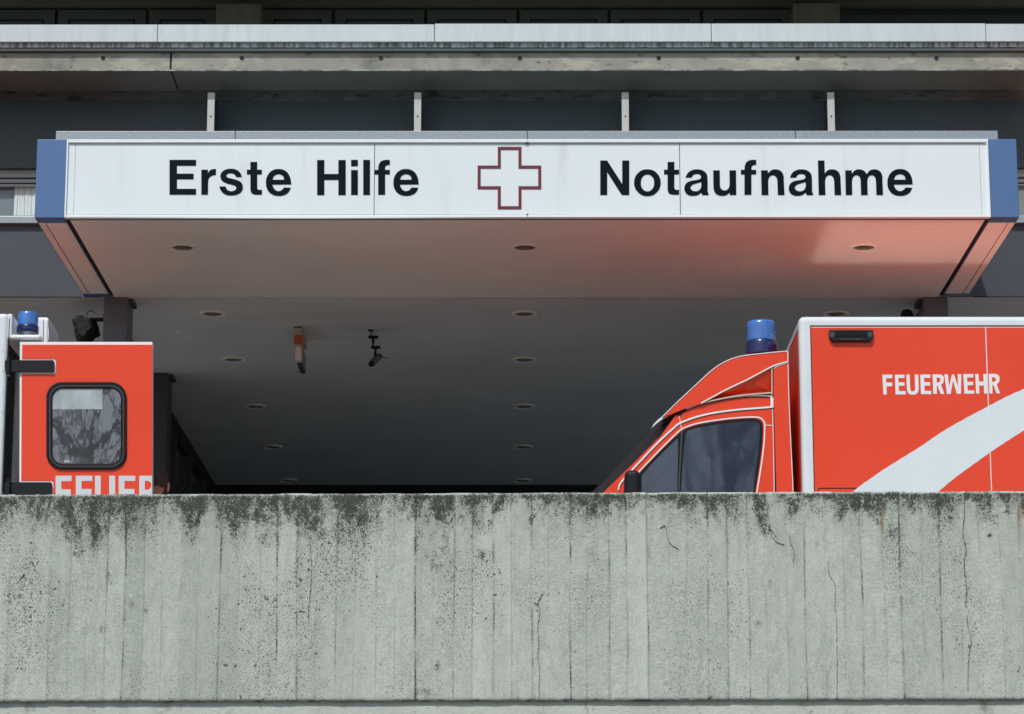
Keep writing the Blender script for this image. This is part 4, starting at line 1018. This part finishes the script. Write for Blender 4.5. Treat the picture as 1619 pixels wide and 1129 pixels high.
# door glass: gasket line, black frame, panes
gl = [(385, 942), (440, 884), (500, 822), (560, 762), (620, 706), (660, 686), (720, 668), (800, 654), (900, 641), (980, 635), (1040, 634), (1070, 642), (1088, 664), (1090, 700), (1086, 780), (1074, 880), (1060, 970), (1048, 1042), (1036, 1110)]
obj('window_edge_tape', ribbon_bm(q6(gl), 2.0, YC, .005), M['refl_white'], am)
inn = [(392, 948), (446, 890), (505, 828), (565, 768), (625, 714), (664, 694), (722, 677), (802, 663), (902, 650), (980, 644), (1036, 643), (1062, 650), (1077, 668), (1080, 700), (1076, 780), (1064, 880), (1050, 970), (1038, 1042), (1024, 1150), (392, 1150)]
dw = plate('door_window', q6(inn), YC, .0030, M['rubber'], am)
M['cabglass'] = mat('cab_side_glass', (.030, .041, .064), .03, var=.1, ior=1.9, bump=.0004, bscale=2.5)
plate('pane', q6([(650, 722), (664, 708), (722, 692), (802, 677), (902, 664), (980, 658), (1036, 656), (1056, 664), (1063, 680), (1062, 760), (1050, 860), (1038, 950), (1028, 1042), (1016, 1130), (618, 1130), (624, 1042), (634, 860)]), YC - .003, .003, M['cabglass'], dw)
plate('quarter_pane', q6([(606, 750), (608, 800), (602, 1042), (600, 1130), (404, 1130), (404, 960), (450, 905), (520, 833)]), YC - .003, .003, M['cabglass'], dw)
obj('window_divider', ribbon_bm(q6([(628, 715), (622, 820), (610, 1042), (606, 1130)]), 2.2, YC - .003, .006), M['ridge'], dw)
# mirror
bm = bmesh.new(); bmesh.ops.create_cube(bm, size=1)
a = P(985.5, 746.5, YC - .2); b = P(1013.5, 812, YC - .2)
for v in bm.verts:
    v.co = Vector(((a.x + b.x) / 2 + v.co.x * (b.x - a.x) * (.86 if v.co.z > 0 else 1.0), YC - .2 + v.co.y * .2, (a.z + b.z) / 2 + v.co.z * (a.z - b.z)))
mr = obj('mirror', bm, M['black'], am, smooth=False); bevel(mr, .035, 5)
bm = bmesh.new(); tube(bm, [(a.x + .05, YC - .15, b.z + .05), (a.x + .12, YC + .01, b.z + .0)], .02); obj('mirror_arm', bm, M['black'], am)
bm = bmesh.new(); lathe(bm, (PX(1205, YC + .3, 560), YC + .30, PZ(560, YC + .3) - .03), [(.085, -.02), (.088, .03), (.08, .05)], 32)
obj('beacon_socket', bm, M['black'], am)
beacon(am, 1180.2, 1228, 508, 540, 562, YC + .3)
for X_, Y_ in ((PX(900, YC), YC + .16), (PX(900, YC), YC + 1.80), (PX(1560, YC), DV + .2), (PX(1560, YC), DV + 2.0)):
    wheel(am, (X_, Y_, DECK + .345), -1 if Y_ < DV + 1 else 1)
hl = plate('headlight', [(762, 935), (800, 900), (840, 885), (830, 930), (790, 960), (765, 965)], YC, .01, M['glass_pale'], am)

# second ambulance, rear door swung open
a2 = thing('ambulance', 'ambulance with its red rear door swung open and a blue beacon on a white ledge', 'ambulance', (PX(8, DV) - 2, DV + 1.1, DECK), 'ambulances parked under the canopy')
xr = PX(8.3, DV, 640); zT2 = PZ(494.5, DV)
b2 = bx('box_body', (xr - 4.3, xr, DV, DV + 2.2, DECK + .5, zT2), M['alu'], a2, .03); b2.modifiers[0].segments = 4
bx('side_panel', (xr - 4.2, PX(-10.0, DV, 640), DV - .005, DV + .01, DECK + .56, PZ(512, DV)), M['red'], a2)
bx('panel_seal', (xr - 4.21, PX(-7, DV, 640), DV - .002, DV + .009, DECK + .55, PZ(510, DV)), M['black'], a2)
bx('roof_panel', (xr - 4.2, xr - .06, DV + .06, DV + 2.14, zT2 - .01, zT2 + .005), M['red_roof_matte'], a2)
bx('corner_seal', (xr + .0005, xr + .006, DV + .01, DV + .03, DECK + .5, zT2 - .035), M['rubber'], a2)
bx('dark_opening_sheet', (xr - .001, xr + .003, DV + .03, DV + 2.1, DECK + .55, PZ(537, DV) - .02), M['rubber'], a2)  # black sheet on the solid body, stands for the unlit interior
bx('rear_frame', (xr + .0035, xr + .02, DV + .31, DV + .50, DECK + .55, PZ(560, DV)), M['alu'], a2)
bm = bmesh.new()
for k in range(10):
    bmesh.ops.create_icosphere(bm, subdivisions=1, radius=.006, matrix=Matrix.Translation((xr + .021, DV + .40, DECK + 1.0 + k * .12)))
obj('rivet', bm, M['steel'], a2)
bm = bmesh.new()
for k in range(8):
    c = P(4.5, 555 + k * 32, DV); bmesh.ops.create_icosphere(bm, subdivisions=1, radius=.0035, matrix=Matrix.Translation((c.x, DV - .001, c.z)))
obj('rivet', bm, M['steel'], a2)
for X_ in (xr - 1.2, xr - 4.0 - 1.0):
    pass
for X_, Y_ in ((xr - 1.3, DV + .2), (xr - 1.3, DV + 2.0)): wheel(a2, (X_, Y_, DECK + .345), -1 if Y_ < DV + 1 else 1)
bx('skirt', (xr - 4.2, xr - .05, DV + .03, DV + 2.16, DECK + .3, DECK + .499), M['black'], a2)
# cab of the second vehicle, out of the picture
bm = bmesh.new(); pr = [(-4.32, .45), (-4.32, 2.2), (-4.7, 2.25), (-5.1, 1.95), (-5.75, 1.25), (-6.35, 1.05), (-6.5, .7), (-6.5, .4)]
vs = [bm.verts.new((xr + a_, DV + .12, DECK + b_)) for a_, b_ in pr]; f = bm.faces.new(vs)
r = bmesh.ops.extrude_face_region(bm, geom=[f]); bmesh.ops.translate(bm, verts=[v for v in r['geom'] if isinstance(v, bmesh.types.BMVert)], vec=(0, 1.95, 0))
obj('cab_body', bm, M['red'], a2)
bx('cab_window', (xr - 5.4, xr - 4.6, DV + .11, DV + .125, DECK + 1.3, DECK + 1.85), M['cabglass'], a2, .01)
for Y_ in (DV + .25, DV + 1.95): wheel(a2, (xr - 5.7, Y_, DECK + .345), -1 if Y_ < DV + 1 else 1)
# rear ledge
def zz(py, yy=DV): return PZ(py, yy)
def X2(px_, yy=DV): return PX(px_, yy, 520)
bm = bmesh.new()
vv = box(bm, X2(9.2), X2(64), DV + .015, DV + .60, zz(535), zz(527.5))
ld_ = obj('rear_ledge', bm, M['white_paint'], a2); bevel(ld_, .035, 4)
o = bx('ledge_riser', (X2(9.2), X2(18.2), DV + .012, DV + .60, zz(534.5), zz(494.8)), M['white_paint'], a2, .012)
o = bx('ledge_riser', (X2(12), X2(14.2), DV + .011, DV + .013, zz(531), zz(495.5)), M['alu'], a2)
o = bx('ledge_housing', (X2(18.25), X2(64), DV + .30, DV + .60, zz(528), zz(501, DV + .3)), M['white_paint'], a2, .015)
o = bx('ledge_end', (X2(62), X2(69.5), DV + .16, DV + .60, zz(538), zz(503, DV + .16)), M['white_paint'], a2, .014)
bm = bmesh.new(); pe = [(69.8, 503.5), (73.5, 509), (76.5, 516), (77.2, 526), (76.6, 536), (74.5, 543), (69.8, 541)]
vs = [bm.verts.new(P(x_, y_, DV + .17)) for x_, y_ in pe]; f = bm.faces.new(vs)
r = bmesh.ops.extrude_face_region(bm, geom=[f]); bmesh.ops.translate(bm, verts=[v for v in r['geom'] if isinstance(v, bmesh.types.BMVert)], vec=(0, .42, 0))
el = obj('end_cap', bm, M['alu'], a2)
bm = bmesh.new()
for (x0_, y0_, x1_, y1_) in ((71.3, 514, 74.5, 520), (72, 526, 75, 533), (71.3, 535.5, 74, 540)): plate_bm([(x0_, y0_), (x1_, y0_), (x1_ + .5, y1_), (x0_, y1_)], DV + .17, .004, bm)
obj('lamp_insert', bm, M['rubber'], el)
plate('lamp_insert', [(70.6, 520.6), (73.2, 520.6), (73.4, 525.6), (70.6, 525.6)], DV + .17, .005, M['pinkwhite'], el)
plate('ledge_seam', [(68.2, 505), (69, 505), (69, 538), (68.2, 536)], DV + .16, .0015, M['rubber'], el)
beacon(a2, 27, 60.5, 493.2, 515, 527.6, DV + .15)
# the open door
dY = DV + .02
dr = plate('rear_door', [(33.3, 543.3), (242.6, 543.3), (242.6, 1080), (31.5, 1080)], dY + .05, .05, M['refl_white'], a2, .003)
DY = dY - .0006
red = [(35.2, 545.2), (240.8, 545.2), (240.6, 1075), (31, 1075), (33, 792), (84.5, 792), (84.5, 763), (82, 760.6), (33.6, 760.6), (34.4, 591.5), (86, 591.5), (88.4, 589), (88.4, 570.5), (86, 568), (34.8, 568)]
plate('door_skin', red, DY, .0016, M['red'], dr)
for y0_, y1_, xe in ((570.5, 589, 86), (763.3, 783, 82.5)):
    h = plate('hinge', rrect(8.5, y0_, xe, y1_, 2.2, 4), DY - .0005, .022, M['black'], dr, .003)
    c = P(14, (y0_ + y1_) / 2, DV)
    bm = bmesh.new(); cyl(bm, (c.x, DV - .012, c.z), .013, .125); obj('hinge_pin', bm, M['black'], h, smooth='auto')
    bm = bmesh.new(); c2 = P(14, y1_ + 4.5, DV); bmesh.ops.create_icosphere(bm, subdivisions=2, radius=.010, matrix=Matrix.Translation((c2.x, DV - .012, c2.z))); obj('pin_nut', bm, M['steel'], h)
N_ = 8
gk = obj('window_gasket', ring_bm(rrect(73.5, 604.5, 200.5, 742.8, 25, N_), rrect(83, 614.5, 191.5, 733.5, 17, N_), DY - .0017, .016), M['rubber'], dr); bevel(gk, .006, 3)
obj('gasket_groove', ring_bm(rrect(78.2, 609.5, 195.8, 738, 21, N_), rrect(79.6, 611, 194.4, 736.6, 20, N_), DY - .0178, .0012), M['ridge'], dr)
pn = plate('pane', rrect(81.5, 613, 193, 735, 18, N_), DY - .0018, .004, M['door_glass'], dr)
plate('painted_reflection', [(86, 616.5), (89, 615), (162, 615), (162, 647), (83.2, 647), (83.2, 622)], DY - .0060, .0006, M['pane_patch'], pn)  # pale reflection on the pane, put in as a coloured patch
bx('pane_mark', (PX(101, DV, 728), PX(109.5, DV, 728), DY - .0072, DY - .0060, PZ(731, DV), PZ(726.5, DV)), M['pane_patch'], pn)
Fd = [(68, 62), (283, 62), (281, 135), (145, 135), (145, 245), (272, 245), (272, 318), (145, 318), (145, 522), (68, 522)]
Ed = [(340, 62), (563, 62), (563, 133), (418, 133), (418, 240), (552, 240), (552, 313), (418, 313), (418, 450), (568, 450), (568, 522), (340, 522)]
Ud = [(598, 62), (675, 62), (675, 390), (690, 440, s_), (732, 458, s_), (775, 440, s_), (790, 390), (790, 62), (870, 62), (870, 400), (845, 490, s_), (733, 528, s_), (622, 490, s_), (598, 400)]
Rd = [(1195, 62), (1366, 62), (1366, 330), (1330, 330), (1366, 440), (1366, 522), (1340, 522), (1285, 330), (1270, 330), (1270, 522), (1195, 522)]
Rh = [(1270, 130), (1305, 130), (1343, 150, s_), (1357, 190, s_), (1343, 232, s_), (1305, 252), (1270, 252)]
for cons in ([Fd], [Ed], [Ud], [sh(Ed, 578)], [Rd, Rh]): glyphs('letter', cons, (80, 745), 8.521, DY - .0016, .0016, M['letter_grey'], dr)

# ------------------------------------------------------------ person standing behind the open door
def skin_mesh(name, verts, edges, radii, m, parent, sub=2, root=0):
    me = bpy.data.meshes.new(name); me.from_pydata([Vector(v) for v in verts], edges, []); me.materials.append(m)
    o = bpy.data.objects.new(name, me); C.objects.link(o); o.parent = parent
    md = o.modifiers.new('skin', 'SKIN'); md.use_smooth_shade = True
    me.skin_vertices[0].data[root].use_root = True
    for v, r_ in zip(me.skin_vertices[0].data, radii):
        v.radius = r_ if isinstance(r_, tuple) else (r_, r_)
    sb = o.modifiers.new('sub', 'SUBSURF'); sb.levels = sub; sb.render_levels = sub
    return o
py_ = DV + .30
pe = thing('person', 'dark-haired person seen from behind, head showing beside the open red door', 'person', (PX(242, py_, 750), py_, DECK))
pe.rotation_euler = (0, 0, R(14))
Hh = PZ(733, py_) - DECK
k = Hh / 1.80
V_ = []; E_ = []; R_ = []
def add(p, r_, par=None):
    V_.append(tuple(c_ * k for c_ in p)); R_.append(tuple(q_ * k for q_ in r_) if isinstance(r_, tuple) else r_ * k)
    if par is not None: E_.append((par, len(V_) - 1))
    return len(V_) - 1
pv = add((0, 0, .95), (.15, .105)); s1_ = add((0, .0, 1.12), (.14, .10), pv); s2_ = add((0, 0, 1.32), (.17, .11), s1_); s3_ = add((0, 0, 1.43), (.11, .085), s2_)
nk = add((0, .01, 1.50), .055, s3_); nk2 = add((0, .015, 1.56), .052, nk)
jw = add((0, .035, 1.605), (.058, .07), nk2); hd = add((0, .015, 1.68), (.076, .092), jw); tp = add((0, .0, 1.745), (.062, .072), hd)
nose = add((0, .118, 1.655), .012, hd)
for sg_ in (-1, 1):
    add((sg_ * .082, .0, 1.665), (.010, .022), hd)
    sh_ = add((sg_ * .185, 0, 1.42), .055, s3_); el_ = add((sg_ * .235, -.01, 1.14), .042, sh_); wr = add((sg_ * .235, .05, .90), .026, el_)
    pm = add((sg_ * .235, .07, .83), (.022, .036), wr)
    add((sg_ * .225, .115, .82), .011, wr)
    for f_i, (dy, L) in enumerate(((.035, .085), (.015, .095), (-.005, .088), (-.022, .07))):
        a1 = add((sg_ * .237, .07 + dy, .785), .0095, pm); a2_ = add((sg_ * .232, .078 + dy, .785 - L * .5), .0088, a1); add((sg_ * .222, .09 + dy, .785 - L), .0078, a2_)
    hp = add((sg_ * .09, 0, .90), .085, pv); kn = add((sg_ * .10, .01, .50), .058, hp); ak = add((sg_ * .105, -.01, .09), .04, kn); add((sg_ * .115, .13, .035), (.04, .03), ak)
bodyo = skin_mesh('body', V_, E_, R_, M['skin'], pe)
def chain(pts, rad, name, m):
    skin_mesh(name, [tuple(c_ * k for c_ in p) for p in pts], [(i, i + 1) for i in range(len(pts) - 1)], [tuple(q_ * k for q_ in r_) if isinstance(r_, tuple) else r_ * k for r_ in rad], m, pe)
jp = [(0, 0, .88), (0, 0, 1.12), (0, 0, 1.32), (0, 0, 1.44), (0, .005, 1.50)]
jr = [(.175, .13), (.165, .125), (.195, .13), (.14, .105), (.07, .068)]
je = [(0, 1), (1, 2), (2, 3), (3, 4)]
for sg_ in (-1, 1):
    n0 = len(jp); jp += [(sg_ * .19, 0, 1.42), (sg_ * .237, -.01, 1.14), (sg_ * .236, .045, .92)]; jr += [.07, .056, .042]; je += [(3, n0), (n0, n0 + 1), (n0 + 1, n0 + 2)]
skin_mesh('jacket', [tuple(c_ * k for c_ in p) for p in jp], je, [tuple(q_ * k for q_ in r_) if isinstance(r_, tuple) else r_ * k for r_ in jr], M['jacket'], pe)
tpz = [(0, 0, .93)]; tr = [(.16, .118)]; te = []
for sg_ in (-1, 1):
    n0 = len(tpz); tpz += [(sg_ * .09, 0, .86), (sg_ * .10, .01, .50), (sg_ * .105, -.008, .10)]; tr += [.10, .078, .066]; te += [(0, n0), (n0, n0 + 1), (n0 + 1, n0 + 2)]
skin_mesh('trousers', [tuple(c_ * k for c_ in p) for p in tpz], te, [tuple(q_ * k for q_ in r_) if isinstance(r_, tuple) else r_ * k for r_ in tr], M['trousers'], pe)
for sg_ in (-1, 1): chain([(sg_ * .107, -.03, .05), (sg_ * .11, .06, .045), (sg_ * .116, .15, .03)], [(.05, .045), (.05, .04), (.042, .028)], 'shoe', M['black'])
bm = bmesh.new(); bmesh.ops.create_icosphere(bm, subdivisions=4, radius=1)
kill = []
for v in bm.verts:
    x_, y_, z_ = v.co
    if (y_ > .45 and z_ < .35) or z_ < -.62 or (z_ < -.25 and y_ > .05): kill.append(v)
    s = 1 + .035 * math.sin(x_ * 21 + z_ * 9) * math.sin(y_ * 17) + random.uniform(-.012, .012)
    v.co = Vector((x_ * .090 * k * s, (-.006 + y_ * .108 * s) * k, (1.702 + z_ * .100 * s) * k))
bmesh.ops.delete(bm, geom=kill, context='VERTS')
me_ = bpy.data.meshes.new('hair'); bm.to_mesh(me_); bm.free(); me_.materials.append(M['hair'])
ho = bpy.data.objects.new('hair', me_); C.objects.link(ho); ho.parent = pe
for p in me_.polygons: p.use_smooth = True
sd_ = ho.modifiers.new('thick', 'SOLIDIFY'); sd_.thickness = .012; sd_.offset = -1
for sg_ in (-1, 1):
    bm = bmesh.new(); bmesh.ops.create_icosphere(bm, subdivisions=2, radius=.012 * k, matrix=Matrix.Translation((sg_ * .030 * k, .098 * k, 1.69 * k)))
    me_ = bpy.data.meshes.new('eye'); bm.to_mesh(me_); bm.free(); me_.materials.append(M['refl_white']); eo = bpy.data.objects.new('eye', me_); C.objects.link(eo); eo.parent = pe
    bm = bmesh.new(); bmesh.ops.create_icosphere(bm, subdivisions=2, radius=1)
    for v in bm.verts: v.co = Vector((sg_ * .094 * k + v.co.x * .012 * k, -.004 + v.co.y * .021 * k, 1.655 * k + v.co.z * .034 * k))
    me_ = bpy.data.meshes.new('ear'); bm.to_mesh(me_); bm.free(); me_.materials.append(M['skin']); eo = bpy.data.objects.new('ear', me_); C.objects.link(eo); eo.parent = pe
    for p in me_.polygons: p.use_smooth = True

# ------------------------------------------------------------ bare trees across the street (mirrored in the vehicle windows)
def bare_tree(x_, y_, h_, seed, label):
    rnd = random.Random(seed)
    t = thing('bare_tree', label, 'tree', (x_, y_, 0), 'bare trees across the street')
    bt = bmesh.new(); bb = bmesh.new()
    tube(bt, [(x_, y_, 0), (x_ + .1, y_, h_ * .18), (x_, y_ + .1, h_ * .35)], [.34, .28, .24], 10)
    def grow(p, d, L, r_, lev):
        pts = [p]; q = Vector(p); dd = Vector(d)
        for i in range(4):
            dd = (dd + Vector((rnd.uniform(-.25, .25), rnd.uniform(-.25, .25), rnd.uniform(-.05, .25)))).normalized(); q = q + dd * L / 4; pts.append(q.copy())
        tube(bb, pts, [max(.007, r_ * (1 - .15 * i)) for i in range(5)], 5 if lev < 2 else 3)
        if lev >= 3: return
        for i in range(2, 5):
            for _ in range(2 if lev < 1 else 1 + (rnd.random() < .5)):
                a = Vector((rnd.uniform(-1, 1), rnd.uniform(-1, 1), rnd.uniform(-.1, .8))).normalized()
                grow(pts[i], (dd * .6 + a).normalized(), L * rnd.uniform(.5, .72), r_ * .5, lev + 1)
    top = Vector((x_, y_ + .1, h_ * .35))
    for kk in range(4):
        a = kk * 1.57 + rnd.random()
        grow(top, Vector((math.cos(a) * .6, math.sin(a) * .6, .9)).normalized(), h_ * .3, .13, 0)
    obj('trunk', bt, M['bark'], t, smooth=True); obj('branches', bb, M['bark'], t, smooth=True)
bare_tree(-7.8, -14, 17, 5, 'bare branching tree mirrored in the open rear door window of the left ambulance')
bare_tree(3.6, -13, 17, 8, 'bare branching tree mirrored in the cab side window of the right ambulance')

bpy.context.view_layer.update()
